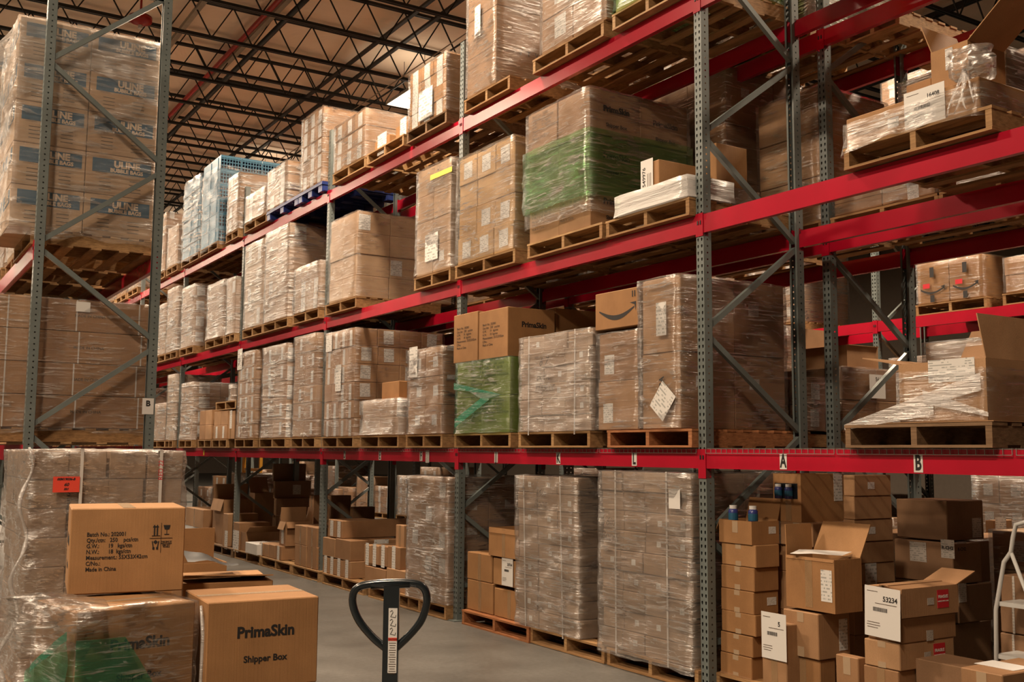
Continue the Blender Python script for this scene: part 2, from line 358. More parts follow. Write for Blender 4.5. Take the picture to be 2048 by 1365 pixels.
# a flat thing stuck on the -X ('F') or -Y ('S') or top ('T') face of a parent whose box is sx,sy,sz with base-centre origin
def stick(parent, name, face, dims, a, z, w, h, mat, t=.0016, tilt=0.0):
    sx, sy, sz = dims
    if face == 'F': me = slab_mesh(t, w, h, mat, name); o = obj(name, me, parent, (-sx/2-t/2-.0004, -a*sy, z*sz)); o.rotation_euler = (tilt, 0, 0)
    elif face == 'S': me = slab_mesh(w, t, h, mat, name); o = obj(name, me, parent, (a*sx, -sy/2-t/2-.0004, z*sz)); o.rotation_euler = (0, tilt, 0)
    else: me = slab_mesh(w, h, t, mat, name); o = obj(name, me, parent, (a*sx, z*sy, sz+t/2+.0004)); o.rotation_euler = (0, 0, tilt)
    return o
_txt = {}
def text(parent, s, size, face, dims, a, z, mat='ink', bold=.0, align='CENTER', rot=0.0, shear=0.0, name='printed_text', xs=1.0, proud=.0008):
    k = (s, round(size, 4), bold, align, shear, mat)
    if k not in _txt:
        cu = bpy.data.curves.new(name, 'FONT'); cu.body = s; cu.size = size; cu.align_x = align; cu.align_y = 'CENTER'
        cu.offset = bold; cu.extrude = .0003; cu.shear = shear; cu.resolution_u = 2 if len(s) > 30 else 3
        tmp = bpy.data.objects.new('tmp', cu); C.objects.link(tmp)
        me = bpy.data.meshes.new_from_object(tmp); me.name = name; bpy.data.objects.remove(tmp); bpy.data.curves.remove(cu)
        me.materials.clear(); me.materials.append(MATS[mat]); _txt[k] = me
    o = bpy.data.objects.new(name, _txt[k]); C.objects.link(o); o.parent = parent
    sx, sy, sz = dims
    if face == 'S': Mx = Matrix.Translation((a*sx, -sy/2-proud, z*sz)) @ Matrix.Rotation(PI/2, 4, 'X')
    elif face == 'F': Mx = Matrix.Translation((-sx/2-proud, -a*sy, z*sz)) @ Matrix.Rotation(-PI/2, 4, 'Z') @ Matrix.Rotation(PI/2, 4, 'X')
    else: Mx = Matrix.Translation((a*sx, z*sy, sz+proud))
    Mx = Mx @ Matrix.Rotation(rot, 4, 'Z') @ Matrix.Diagonal((xs, 1, 1, 1))
    o.matrix_local = Mx
    return o

# ---------------------------------------------------------------- film mesh
def film_mesh(sx, sy, z0, z1, mat, res=.07, amp=.010, top=.05, rows=None, seed=0, flare=0.0, rag=.03, lean=(0, 0), corner=.03, gap=.004, topgap=.004, close=False, pinch=0.0):
    hx, hy = sx/2+gap, sy/2+gap; per = []
    def side(ax, ay, bx, by):
        L = math.hypot(bx-ax, by-ay); n = max(2, int(L/res))
        for i in range(n): per.append((ax+(bx-ax)*i/n, ay+(by-ay)*i/n))
    side(-hx, -hy, hx, -hy); side(hx, -hy, hx, hy); side(hx, hy, -hx, hy); side(-hx, hy, -hx, -hy)
    n = len(per); H = z1-z0; m = max(3, int(H/res)); v = []; f = []
    for j in range(m+1):
        t = j/m
        for i, (x, y) in enumerate(per):
            z = z0+H*t
            if j == 0:
                z += rag*(noise.noise(Vector((x*4+seed, y*4, 3.1)))-.2)*2
                if z0 >= 0: z = max(z, z0)
            nx = max(-1, min(1, x/hx)); ny = max(-1, min(1, y/hy))
            nx = nx if abs(abs(x)-hx) < 1e-6 else 0; ny = ny if abs(abs(y)-hy) < 1e-6 else 0
            d = amp*(noise.noise(Vector((x*3+seed*1.7, y*3+seed, z*9)))+.35)*1.6 + amp*.8*noise.noise(Vector((x*11, y*11+seed, z*17)))
            d = max(d, -.001)
            d += flare*max(0, 1-t*5)**2
            if nx and ny: d = d*.3
            k = 1-.0
            px, py = x+nx*d, y+ny*d
            if pinch: px *= 1-pinch*(1-t)*0; py *= 1
            v.append((px+lean[0]*(z), py+lean[1]*(z), z))
    for j in range(m):
        for i in range(n):
            f.append((j*n+i, j*n+(i+1) % n, (j+1)*n+(i+1) % n, (j+1)*n+i))
    if top > 0:
        base = len(v)
        for i, (x, y) in enumerate(per):
            s = 1-top/max(hx, hy)
            v.append((x*(1-top/hx)+lean[0]*z1, y*(1-top/hy)+lean[1]*z1, z1+topgap+amp*.8*abs(noise.noise(Vector((x*9, y*9, seed))))))
        for i in range(n): f.append((m*n+i, m*n+(i+1) % n, base+(i+1) % n, base+i))
        if close:
            c = len(v); v.append((lean[0]*z1, lean[1]*z1, z1+topgap+.006))
            for i in range(n): f.append((base+i, base+(i+1) % n, c))
    me = bpy.data.meshes.new('stretch_wrap'); me.from_pydata(v, [], f); me.update(); me.materials.append(MATS[mat])
    me.polygons.foreach_set('use_smooth', [True]*len(me.polygons)); return me
def sheet_mesh(P00, P10, P11, P01, mat, n=12, amp=.01, seed=0, sag=0.0, nrm=(0, -1, 0)):
    P00, P10, P11, P01 = map(Vector, (P00, P10, P11, P01)); nv = Vector(nrm); v = []; f = []
    for j in range(n+1):
        for i in range(n+1):
            a, b = i/n, j/n
            p = P00*(1-a)*(1-b)+P10*a*(1-b)+P11*a*b+P01*(1-a)*b
            p = p + nv*(amp*(noise.noise(p*7+Vector((seed, 0, 0)))+.5)) - Vector((0, 0, sag*4*a*(1-a)))
            v.append(tuple(p))
    for j in range(n):
        for i in range(n):
            k = j*(n+1)+i; f.append((k, k+1, k+n+2, k+n+1))
    me = bpy.data.meshes.new('film_sheet'); me.from_pydata(v, [], f); me.update(); me.materials.append(MATS[mat])
    me.polygons.foreach_set('use_smooth', [True]*len(me.polygons)); return me

# ---------------------------------------------------------------- pallets
_pm = {}
def pallet(label, x0, x1, y0, y1, z, mat='wood', rz=0.0, notched=False, group=None, seed=None):
    sx, sy = x1-x0, y1-y0; hh = .14
    t = thing('wooden_pallet', label, 'pallet', ((x0+x1)/2, (y0+y1)/2, z), rz, group)
    k = (round(sx, 2), round(sy, 2), mat, notched)
    if k not in _pm:
        sx, sy = round(sx, 2), round(sy, 2)
        a = MB(); n = 7
        for i in range(n):
            wdt = .14 if i in (0, n-1) else .09
            xc = -sx/2+.07+(sx-.14)*i/(n-1); a.box((xc-wdt/2, -sy/2, .122), (xc+wdt/2, sy/2, .14))
        b = MB()
        for i in range(5):
            wdt = .14 if i in (0, 4) else .09
            xc = -sx/2+.07+(sx-.14)*i/4; b.box((xc-wdt/2, -sy/2+.004, 0), (xc+wdt/2, sy/2-.004, .016))
        s = MB()
        if notched:
            for (u0, u1, lo) in ((-.5, -.34, .016), (-.34, -.12, .06), (-.12, .12, .016), (.12, .34, .06), (.34, .5, .016)):
                s.box((u0*sx, -.02, lo), (u1*sx, .02, .122))
        else: s.box((-sx/2+.003, -.02, .016), (sx/2-.003, .02, .122))
        _pm[k] = (a.mesh('top_boards', mat), b.mesh('bottom_boards', mat), s.mesh('stringer', mat), sy)
    A, B, S, sy = _pm[k]
    obj('top_boards', A, t); obj('bottom_boards', B, t)
    for yy in (-sy/2+.024, 0, sy/2-.024): obj('stringer', S, t, (0, yy, 0))
    return t
_pp = {}
def plastic_pallet(label, x0, x1, y0, y1, z, mat='blue_plastic'):
    sx, sy = round(x1-x0, 2), round(y1-y0, 2)
    t = thing('plastic_pallet', label, 'pallet', ((x0+x1)/2, (y0+y1)/2, z))
    k = (sx, sy, mat)
    if k not in _pp:
        d = MB().box((-sx/2, -sy/2, .105), (sx/2, sy/2, .14)).box((-sx/2-.006, -sy/2-.006, .092), (sx/2+.006, sy/2+.006, .108))
        for i in range(6): d.box((-sx/2+.03, -sy/2+.03+i*(sy-.06)/5-.01, .07), (sx/2-.03, -sy/2+.03+i*(sy-.06)/5+.01, .092))
        f = MB().box((-.075, -.07, 0), (.075, .07, .092)).box((-.06, -.078, .01), (.06, .078, .08))
        _pp[k] = (d.mesh('deck', mat), f.mesh('foot', mat))
    D, Fm = _pp[k]; obj('deck', D, t)
    for i in (-1, 0, 1):
        for j in (-1, 0, 1): obj('foot', Fm, t, (i*(sx/2-.08), j*(sy/2-.08), 0))
    return t

# ---------------------------------------------------------------- racks
LV = [0.0, 1.7496, 3.5155, 5.2815]
BAYL, PW, FD = 3.734, .08, 1.075
XR1, Y0R, XR2, XR3 = 5.319, 5.809, 6.70, 11.6
BH = .142
PTOP = 6.15
def holes_strip(mb, place, w, cols, pitch, z0, z1, hole, thick=0):
    # a strip w wide split in cells, each with a real hole; place(a, z) -> 3D
    n = int((z1-z0)/pitch); cw = w/cols
    for c in range(cols):
        a0 = -w/2+c*cw; ac = a0+cw/2
        for i in range(n):
            zb = z0+i*pitch; zc = zb+pitch/2
            out = [(a0, zb), (ac, zb), (a0+cw, zb), (a0+cw, zc), (a0+cw, zb+pitch), (ac, zb+pitch), (a0, zb+pitch), (a0, zc)]
            inn = [(ac+p*1.0, zc+q) for p, q in hole]
            k = len(mb.v)
            mb.v += [place(*p) for p in out]+[place(*p) for p in inn]
            for j in range(8): mb.f.append((k+j, k+(j+1) % 8, k+8+(j+1) % 8, k+8+j))
TEAR = [(-.0045, -.011), (0, -.014), (.0045, -.011), (.008, .002), (.007, .010), (0, .0135), (-.007, .010), (-.008, .002)]
SQ = [(-.006, -.006), (0, -.0065), (.006, -.006), (.0065, 0), (.006, .006), (0, .0065), (-.006, .006), (-.0065, 0)]
_post = {}
def post_mesh(mir, top=PTOP):
    if (mir, top) in _post: return _post[mir, top]
    s = -1 if mir else 1; mb = MB(); w = PW
    # origin: outer corner centre of tear-drop face; channel opens towards +X*s
    holes_strip(mb, lambda a, z: (0, a, z), w, 2, .0508, .05, top, TEAR)
    for sg in (-1, 1):
        mb.quad((0, sg*w/2, .05), (.026*s, sg*w/2, .05), (.026*s, sg*w/2, top), (0, sg*w/2, top))
        holes_strip(mb, lambda a, z: (s*(.039+a), sg*w/2, z), .026, 1, .0508, .05, top, SQ)
        mb.quad((.052*s, sg*w/2, .05), (.078*s, sg*w/2, .05), (.078*s, sg*w/2, top), (.052*s, sg*w/2, top))
        mb.box((min(.076*s, .078*s), min(sg*w/2, sg*(w/2-.018)), .05), (max(.076*s, .078*s), max(sg*w/2, sg*(w/2-.018)), top))
    mb.box((min(0, s*.078), -w/2, 0), (max(0, s*.078), w/2, .05))
    me = mb.mesh('post', 'post_paint'); _post[mir, top] = me; return me
_fp = MB().box((-.09, -.09, 0), (.09, .09, .01)).mesh('foot_plate', 'post_paint')
def frame(label, x0, y, depth=FD, nodes=None, top=PTOP, group=None):
    """upright frame; x0 aisle face, y near side of the posts"""
    t = thing('rack_upright', label, 'rack frame', (x0, y+PW/2, 0), 0, group)
    obj('post', post_mesh(False, top), t, (0, 0, 0)); obj('post', post_mesh(True, top), t, (depth, 0, 0))
    obj('foot_plate', _fp, t, (.03, 0, 0)); obj('foot_plate', _fp, t, (depth-.03, 0, 0))
    nodes = nodes or [(0, .35, 1, .35), (1, .38, 0, 1.08), (0, 1.14, 1, 1.84), (1, 1.90, 0, 2.60), (0, 2.66, 1, 3.36), (1, 3.42, 0, 4.12), (0, 4.18, 1, 4.88), (1, 4.94, 0, 5.64), (0, 5.9, 1, 5.9)]
    k = (round(depth, 3), tuple(nodes))
    if k not in _post:
        ms = []
        for a, za, b, zb in nodes:
            xa = .06 if a == 0 else depth-.06; xb = .06 if b == 0 else depth-.06
            p = Vector((xa, 0, za)); q = Vector((xb, 0, zb)); d = (q-p).normalized(); nn = Vector((-d.z, 0, d.x))
            mb = MB(); mb.bar(p-Vector((0, .018, 0)), q-Vector((0, .018, 0)), .003, .042, nn)
            mb.bar(p+nn*.0195, q+nn*.0195, .036, .003, nn); mb.bar(p-nn*.0195, q-nn*.0195, .036, .003, nn)
            ms.append(mb.mesh('brace', 'post_paint'))
        _post[k] = ms
    for me in _post[k]: obj('brace', me, t)
    return t
_bm = {}
def beam(label, x, y0, y1, ztop, low=False, sign=1, mat='red_paint', group=None):
    """beam between posts; x outer face; sign=-1 when it faces +X"""
    L = round(y1-y0, 3); k = (L, low, sign)
    t = thing('rack_beam', label, 'rack beam', (x, (y0+y1)/2, ztop), 0, group); t['kind'] = 'thing'
    if k not in _bm:
        a = MB(); s = sign
        a.box((min(0, s*.045), -L/2, -BH), (max(0, s*.045), L/2, -.03)).box((min(0, s*.028), -L/2, -.03), (max(0, s*.028), L/2, 0))
        cz0, cz1 = (-.215, .0) if low else (-.165, .012)
        e = MB().box((min(-s*.006, s*.0), -.043, cz0), (max(-s*.006, 0), .0, cz1)).box((min(-s*.006, s*.05), -.004, cz0), (max(-s*.006, s*.05), 0, cz1))
        e2 = MB().box((min(-s*.006, s*.0), 0, cz0), (max(-s*.006, 0), .043, cz1)).box((min(-s*.006, s*.05), 0, cz0), (max(-s*.006, s*.05), .004, cz1))
        p = MB().box((min(-s*.011, -s*.004), -.006, -.075), (max(-s*.011, -s*.004), .006, -.045))
        _bm[k] = (a.mesh('beam_body', mat), e.mesh('connector', mat), e2.mesh('connector', mat), p.mesh('safety_pin', 'dark_steel'))
    A, E1, E2, P = _bm[k]
    obj('beam_body', A, t)
    for me, yy, dy in ((E1, -L/2, -.026), (E2, L/2, .026)):
        c = obj('connector', me, t, (0, yy, 0)); obj('safety_pin', P, c, (0, dy, 0))
    return t
_dk = {}
def wire_deck(label, x0, x1, y0, y1, z, group):
    k = (round(x1-x0, 3), round(y1-y0, 3))
    if k not in _dk:
        sx, sy = k; a = MB(); n = int(sy/.052)
        for i in range(n+1):
            y = -sy/2+sy*i/n; a.box((-.016, y-.0018, 0), (sx, y+.0018, .004)); a.box((-.016, y-.0018, -.034), (-.0125, y+.0018, .002))
        for i in range(9):
            x = sx*i/8; a.box((x-.002, -sy/2, -.004), (x+.002, sy/2, 0))
        a.box((-.018, -sy/2, -.036), (-.014, sy/2, -.032))
        for i in range(3): y = -sy/2*.8+sy*.8*i/2; a.box((.02, y-.015, -.02), (sx-.02, y+.015, -.004))
        _dk[k] = a.mesh('wire_deck', 'wire_zinc')
    o = obj('wire_deck', _dk[k], None, (x0, (y0+y1)/2, z+.004)); return tag(o, label, 'wire deck', group)

BAYN = {-1: 'A-B bay', 0: 'J-K-L bay', 1: 'D-E-F bay', 2: 'first bay beyond D-E-F', 3: 'second bay beyond D-E-F', 4: 'third bay beyond D-E-F', 5: 'fourth bay beyond D-E-F', 6: 'fifth bay beyond D-E-F', 7: 'sixth bay beyond D-E-F', 8: 'seventh bay beyond D-E-F'}
LVN = {0: 'floor', 1: 'lowest', 2: 'middle', 3: 'top'}
FRN = {-1: 'beyond the A-B bay', 0: 'between the A-B and J-K-L bays', 1: 'between the J-K-L and D-E-F bays', 2: 'just beyond the D-E-F bay', 3: 'two bays past the L sign', 4: 'three bays past the L sign', 5: 'four bays past the L sign', 6: 'five bays past the L sign', 7: 'six bays past the L sign', 8: 'seven bays past the L sign', 9: 'eight bays past the L sign'}
for k in range(-1, 9):
    y = Y0R+k*BAYL
    frame('grey-green upright frame of the lettered rack, '+('nearest the camera' if k == -1 else FRN[k]), XR1, y, group='upright frames of the lettered rack')
    if k < 8:
        for L in (1, 2, 3):
            b = beam('red %s beam on the aisle side of the lettered rack, %s' % (LVN[L], BAYN[k]), XR1, y+PW, y+BAYL, LV[L], low=(L == 1), group='red beams of the lettered rack')
            if L == 1: b1 = b
            if L == 1:
                Z = {-1: (('A', 1.567e3), ('B', 1.837e3)), 0: (('L', 1269), ('K', 1117), ('J', 992.5)), 1: (('F', 842.5), ('E', 760), ('D', 689.5))}.get(k, ())
                for ch, u in Z:
                    yy = solveY(u, XR1, LV[1]-.08)-(y+PW+y+BAYL)/2
                    pl = obj('letter_plate', slab_mesh(.002, .062, .105, 'label_blank', 'letter_plate'), b, (-.002, yy, -.082))
                    text(pl, ch, .125, 'F', (.002, .062, .105), 0, .0, bold=.004, xs=.62, name='letter')
                if k == 3:
                    yy = solveY(408, XR1, LV[1]-.08)-(y+PW+y+BAYL)/2
                    obj('green_tag', slab_mesh(.002, .06, .09, 'yellow_tape', 'green_tag'), b, (-.003, yy, -.08))
                if k == 1:
                    yy = solveY(856, XR1, LV[1]-.08)-(y+PW+y+BAYL)/2
                    obj('paper_tag', slab_mesh(.002, .085, .135, 'label', 'paper_tag'), b, (-.007, yy, -.085))
            beam('red %s beam on the rear of the lettered rack, %s' % (LVN[L], BAYN[k]), XR1+FD, y+PW, y+BAYL, LV[L], low=(L == 1), sign=-1, group='rear beams of the lettered rack')
        if k < 5:
            for i in range(3):
                wy = (BAYL-PW)/3; yy = y+PW+i*wy
                wire_deck('wire mesh deck on the lowest beams, %s, section %s' % (BAYN[k], ('nearest', 'middle', 'farthest')[i]), XR1+.0, XR1+FD-.05, yy+.012, yy+wy-.012, LV[1], 'wire decks of the lettered rack')
MIRN = ((1, .35, 0, .35), (0, .38, 1, 1.08), (1, 1.14, 0, 1.84), (0, 1.90, 1, 2.60), (1, 2.66, 0, 3.36), (0, 3.42, 1, 4.12), (1, 4.18, 0, 4.88), (0, 4.94, 1, 5.64), (1, 5.9, 0, 5.9))
for k in range(-1, 7):
    y = Y0R+k*BAYL
    frame('grey-green upright frame of the rear back-to-back rack, '+('nearest the camera' if k == -1 else FRN[k]), XR2, y, nodes=MIRN, group='upright frames of the rear rack')
    if k < 6:
        for L in (1, 2, 3):
            beam('dark red %s beam of the rear back-to-back rack, %s, near side' % (LVN[L], BAYN[k]), XR2, y+PW, y+BAYL, LV[L], group='beams of the rear rack')
            beam('dark red %s beam of the rear back-to-back rack, %s, far side' % (LVN[L], BAYN[k]), XR2+FD, y+PW, y+BAYL, LV[L], sign=-1, group='beams of the rear rack')
Y3 = 9.27
for k in range(-2, 8):
    y = Y3+k*BAYL
    frame('upright frame of the distant rack across the next aisle, frame %s' % ('one', 'two', 'three', 'four', 'five', 'six', 'seven', 'eight', 'nine', 'ten')[k+2], XR3, y, nodes=MIRN, group='upright frames of the distant rack')
    if k < 7:
        for L in (1, 2, 3):
            beam('red %s beam of the distant rack, aisle side, bay %s' % (LVN[L], ('one', 'two', 'three', 'four', 'five', 'six', 'seven', 'eight', 'nine')[k+2]), XR3, y+PW, y+BAYL, LV[L], group='beams of the distant rack')
            beam('red %s beam of the distant rack, rear side, bay %s' % (LVN[L], ('one', 'two', 'three', 'four', 'five', 'six', 'seven', 'eight', 'nine')[k+2]), XR3+FD, y+PW, y+BAYL, LV[L], sign=-1, group='beams of the distant rack')
# rack at the near end of the aisle, seen end on
XL, YL, DL = 1.215, 9.78, 1.075
def zat(u, v, y=YL):   # height of a point on the end frame
    d = ray(u, v); return (EYEP + d*(y/d.y)).z
nl = [(0, zat(95, 112), 1, zat(318, -8)), (0, zat(93, 122), 1, zat(306, 320)), (1, zat(304, 345), 0, zat(75, 478)), (0, zat(74, 497), 1, zat(292, 675)), (1, zat(290, 700), 0, zat(55, 850)), (0, zat(52, 872), 1, .98), (1, .94, 0, .3), (0, .25, 1, .25), (1, 5.95, 0, 5.95)]
lf = frame('grey-green end frame of the rack holding the bubble bag cartons', XL, YL, DL, nodes=tuple(nl), top=6.3, group='upright frames of the rack at the aisle mouth')
sg = obj('aisle_sign', slab_mesh(.10, .003, .145, 'label_blank', 'aisle_sign'), lf, (DL-.065, -PW/2-.004, zat(290, 813)))
text(sg, 'B', .07, 'S', (.10, .003, .145), 0, .16, bold=.003, name='letter')
for k in range(1, 4):
    frame('end frame of the rack across the aisle, %s bays behind the bubble bag end' % ('', 'one', 'two', 'three')[k], XL, YL+k*BAYL, DL, top=6.3, group='upright frames of the rack at the aisle mouth')
for k in range(3):
    for L in (1, 2, 3):
        for s, x, nm in ((1, XL, 'outer'), (-1, XL+DL, 'aisle-facing')):
            if L == 3: continue
            beam('red %s %s beam of the bubble bag rack, bay %s' % (LVN[L], nm, ('one', 'two', 'three')[k]), x, YL+PW+k*BAYL, YL+(k+1)*BAYL, LV[L], low=(L == 1), sign=s, group='beams of the bubble bag rack')

# ---------------------------------------------------------------- building
fl = struct('floor', MB().quad((-14, -12, 0), (34, -12, 0), (34, 80, 0), (-14, 80, 0)).mesh('floor', 'concrete'))
struct('ceiling', MB().quad((-14, -12, 10.42), (-14, 80, 10.42), (34, 80, 10.42), (34, -12, 10.42)).mesh('ceiling', 'roof_liner'))
for nm, a, b in (('wall_left', (-14.2, -12, 0), (-14, 80, 10.42)), ('wall_right', (34, -12, 0), (34.2, 80, 10.42)), ('wall_far', (-14, 80, 0), (34, 80.2, 10.42)), ('wall_near', (-14, -12.2, 0), (34, -12, 10.42))):
    struct(nm, MB().box(a, b).mesh(nm, 'wall_panel'))
jm = MB(); zt, zb, per = 10.30, 9.61, .81
for z in (zt, zb):
    jm.box((-14, -.042, z-.028), (34, -.012, z+.026)); jm.box((-14, .012, z-.028), (34, .042, z+.026))
x = -14
while x < 34:
    jm.bar((x, 0, zb), (x+per/2, 0, zt), .023); jm.bar((x+per/2, 0, zt), (x+per, 0, zb), .023); x += per
JM = jm.mesh('roof_joist', 'dark_steel')
ys = [21.2-1.676*i for i in range(1, 17)] + [21.2] + [21.9+1.676*i for i in range(0, 34)]
for i, y in enumerate(sorted(ys)): struct('roof_joist', JM, ((i*.37) % .81, y, 0))
g = MB()
for z in (10.25, 9.35): g.box((-.06, -12, z-.05), (-.015, 80, z+.05)); g.box((.015, -12, z-.05), (.06, 80, z+.05))
y = -12
while y < 80: g.bar((0, y, 9.35), (0, y+.9, 10.25), .04); g.bar((0, y+.9, 10.25), (0, y+1.8, 9.35), .04); y += 1.8
GM = g.mesh('roof_girder', 'dark_steel')
struct('roof_girder', GM, (17.3, 0, 0))
b = MB()
b.box((8.64, -12, 10.16), (8.72, 80, 10.185)); b.box((8.67, -12, 10.185), (8.69, 80, 10.24)); b.box((8.98, -12, 10.04), (9.06, 80, 10.07)); b.box((9.01, -12, 10.07), (9.03, 80, 10.12))
struct('roof_beam', b.mesh('roof_beam', 'dark_steel'))
tag(obj('sprinkler_pipe', MB().tube([(6.20, -12, 10.10), (6.20, 20, 10.10), (6.20, 80, 10.10)], .05).mesh('sprinkler_pipe', 'pipe_red', True)), 'red sprinkler pipe running along under the roof liner', 'pipe')
tag(obj('conduit', MB().box((6.30, -12, 10.08), (6.40, 80, 10.16)).mesh('conduit', 'pipe_pale')), 'pale flat channel running beside the red sprinkler pipe', 'conduit')
tag(obj('roof_pipe', MB().tube([(6.52, -12, 9.98), (6.52, 80, 9.98)], .055).mesh('roof_pipe', 'dark_steel', True)), 'dark pipe running beside the pale channel under the roof', 'pipe')
tag(obj('conduit', MB().box((5.0, -12, 10.1), (5.1, 80, 10.18)).mesh('conduit', 'pipe_pale')), 'narrow pale channel above the rack with blue crates, apart from the red pipe', 'conduit')
tag(obj('cable', MB().tube([(9.22, -12, 9.52), (9.22, 80, 9.52)], .012, 5).mesh('cable', 'pipe_pale')), 'thin pale cable strung under the roof joists toward the lamp', 'cable')
tag(obj('roof_pipe', MB().tube([(9.5, -12, 9.62), (9.5, 80, 9.62)], .02, 6).mesh('roof_pipe', 'dark_steel')), 'thin dark pipe strung beside the pale cable under the roof', 'pipe')
sh_ = thing('fire_sprinkler', 'small red sprinkler head hanging under the joists above the bubble bag cartons', 'sprinkler', (2.35, 16.5, 9.45))
hp = hitZ(281, 44, 9.44); sh_.location = hp
obj('body', MB().tube([(0, 0, .12), (0, 0, .1), (0, 0, .0), (0, 0, -.06)], [.05, .2, .2, .05], 14).mesh('body', 'pipe_red', True), sh_)
obj('nozzle', MB().tube([(0, 0, -.06), (0, 0, -.12)], .04, 8).mesh('nozzle', 'white_plastic'), sh_)
obj('drop_pipe', MB().tube([(0, 0, .1), (0, 0, 10.42-hp.z)], .02, 8).mesh('drop_pipe', 'pipe_red', True), sh_)

lamp_h = MB().box((-.34, -.66, 0), (.34, .66, .03)).box((-.30, -.62, .03), (.30, .62, .09)).box((-.36, -.68, -.02), (.36, -.64, .02)).box((-.36, .64, -.02), (.36, .68, .02)).box((-.36, -.68, -.02), (-.34, .68, .02)).box((.34, -.68, -.02), (.36, .68, .02)).mesh('housing', 'white_paint')
lamp_l = MB().quad((-.33, -.63, -.012), (-.33, .63, -.012), (.33, .63, -.012), (.33, -.63, -.012)).mesh('diffuser', 'lamp_glow')
lamp_u = MB().quad((-.28, -.60, .093), (.28, -.60, .093), (.28, .60, .093), (-.28, .60, .093)).mesh('added_uplight', 'lamp_up')  # faintly glowing top face, added to brighten the roof
lamp_c = MB().tube([(0, 0, 0), (0, 0, .9)], .006, 5).mesh('hanger', 'dark_steel')
for i, (x, y) in enumerate(LAMPS):
    vis = (x, y) == (9.9, 20.0)
    t = thing('ceiling_lamp', 'bright white panel lamp hanging under the roof joists' if vis else 'panel lamp hanging under the roof, out of view, placed to light the racks', 'ceiling lamp', (x, y, 9.42), 0, None if vis else 'panel lamps above the aisles')
    obj('housing', lamp_h, t); obj('diffuser', lamp_l, t); obj('added_uplight', lamp_u, t)
    for s in (-.5, .5): obj('hanger', lamp_c, t, (0, s, .09))

# ---------------------------------------------------------------- loads
LOADN = [0]
TAKEN = {}
def fit_y(key, y0, y1, gap=.022):
    # keep clear of the uprights and of whatever already stands on this shelf
    mg = .03 if key[1] == 'load' else .002
    gap = gap if key[1] == 'load' else .004
    posts = [(Y0R+k*BAYL-mg+gap, Y0R+k*BAYL+PW+mg-gap) for k in range(-1, 10)]
    for a, b in posts+TAKEN.get(key, []):
        if y0 < b and y1 > a:
            if (b-y0) < (y1-a): y0 = b+gap
            else: y1 = a-gap
    if y1-y0 < .12: y1 = y0+.12
    TAKEN.setdefault(key, []).append((y0, y1))
    return y0, y1
def load(desc, lvl, X, uL, uR, vt, ny=2, nz=4, nx=2, depth=1.08, card='card', film='film', lab=None, pal='wood', pd=(.04, .04), base=None,
         lean=(0, 0), straps=None, extra=None, bay=None, where='', full=False, plab=None, jit=.006, ztop=None, pY=None, filmkw=None, label=None, pX=None, Yr=None):
    n = LOADN[0]; LOADN[0] += 1; R = random.Random(n*13+5)
    zb = (LV[lvl]+.146 if lvl != 1 else LV[1]+.154) if base is None else base
    p = hitX(uR, vt, X); y0 = p.y; zt = p.z if ztop is None else ztop
    y1 = solveY(uL, X, zt)
    if Yr: y0, y1 = Yr
    inmain = 5.0 < X < 5.5
    if inmain: y0, y1 = fit_y((lvl, 'load', X > 5.8), y0, y1)
    elif X < 3: y0 = max(y0, YL+PW+.02)
    if film in ('film', 'film_heavy', 'film_light') and y0 > 13.5: film = film+'_far'
    if pal:
        pb = zb-.142-.0 if base is None or True else 0
        py = (y0-pd[0], y1+pd[1]) if pY is None else pY
        if inmain: py = fit_y((lvl, 'pallet'), *py)
        px = (X-.01, min(X+max(depth, 1.1)+.02, X+1.12)) if pX is None else pX
        pl = plab or ('%s pallet under the %s' % ('blue plastic' if pal == 'blue' else 'wooden', desc))
        if pal == 'blue': plastic_pallet(pl, px[0], px[1], py[0], py[1], pb)
        else: pallet(pl, px[0], px[1], py[0], py[1], pb, pal)
    t = thing('carton_load', label or desc, 'wrapped pallet load' if film else 'carton stack', (X+depth/2, (y0+y1)/2, zb))
    H = zt-zb; W = y1-y0; cx, cy, cz = depth/nx, W/ny, H/nz
    dims = (cx-.005, cy-.005, cz-.003); me = carton_mesh(*dims, card)
    for iz in range(nz):
        jx, jy = R.uniform(-jit, jit), R.uniform(-jit, jit)
        for iy in range(ny):
            for ix in range(nx):
                if not full and ix > 0 and iy > 0: continue
                zc = iz*cz
                o = obj('carton', me, t, (-depth/2+cx*(ix+.5)+jx+lean[0]*zc+R.uniform(-1, 1)*jit*.4, -W/2+cy*(iy+.5)+jy+lean[1]*zc+R.uniform(-1, 1)*jit*.4, zc+.001))
                o.rotation_euler = (0, 0, R.uniform(-1, 1)*jit*.6)
                if lab:
                    for (face, w, h, a, z, pr) in lab:
                        if (face == 'F' and ix == 0) or (face == 'S' and iy == 0):
                            if R.random() < pr: stick(o, 'label', face, dims, a, z, w, h, 'label', tilt=R.uniform(-.04, .04))
    if film:
        kw = dict(res=.085, amp=.012, seed=n*3.3, lean=lean, gap=.008+jit*.7, flare=.012, z0=.006, rag=.012)
        kw.update(filmkw or {})
        o = obj('stretch_wrap', film_mesh(depth, W, kw.pop('z0'), H+.004, film, **kw), t)
    if straps:
        for s in straps:
            a = MB(); xs = -depth/2-.016; yy = -s*W
            a.box((xs-.0015, yy-.009, -.03), (xs, yy+.009, H+.008)); a.box((xs-.0015, yy-.009, H+.008), (depth/2, yy+.009, H+.0095))
            m = a.mesh('strap', 'strap_white')
            for vv in m.vertices: vv.co.x += lean[0]*vv.co.z; vv.co.y += lean[1]*vv.co.z+.006*math.sin(vv.co.z*5+s)
            obj('strap', m, t)
    t['_d'] = 0; del t['_d']
    return t, (depth, W, H), (cx, cy, cz)
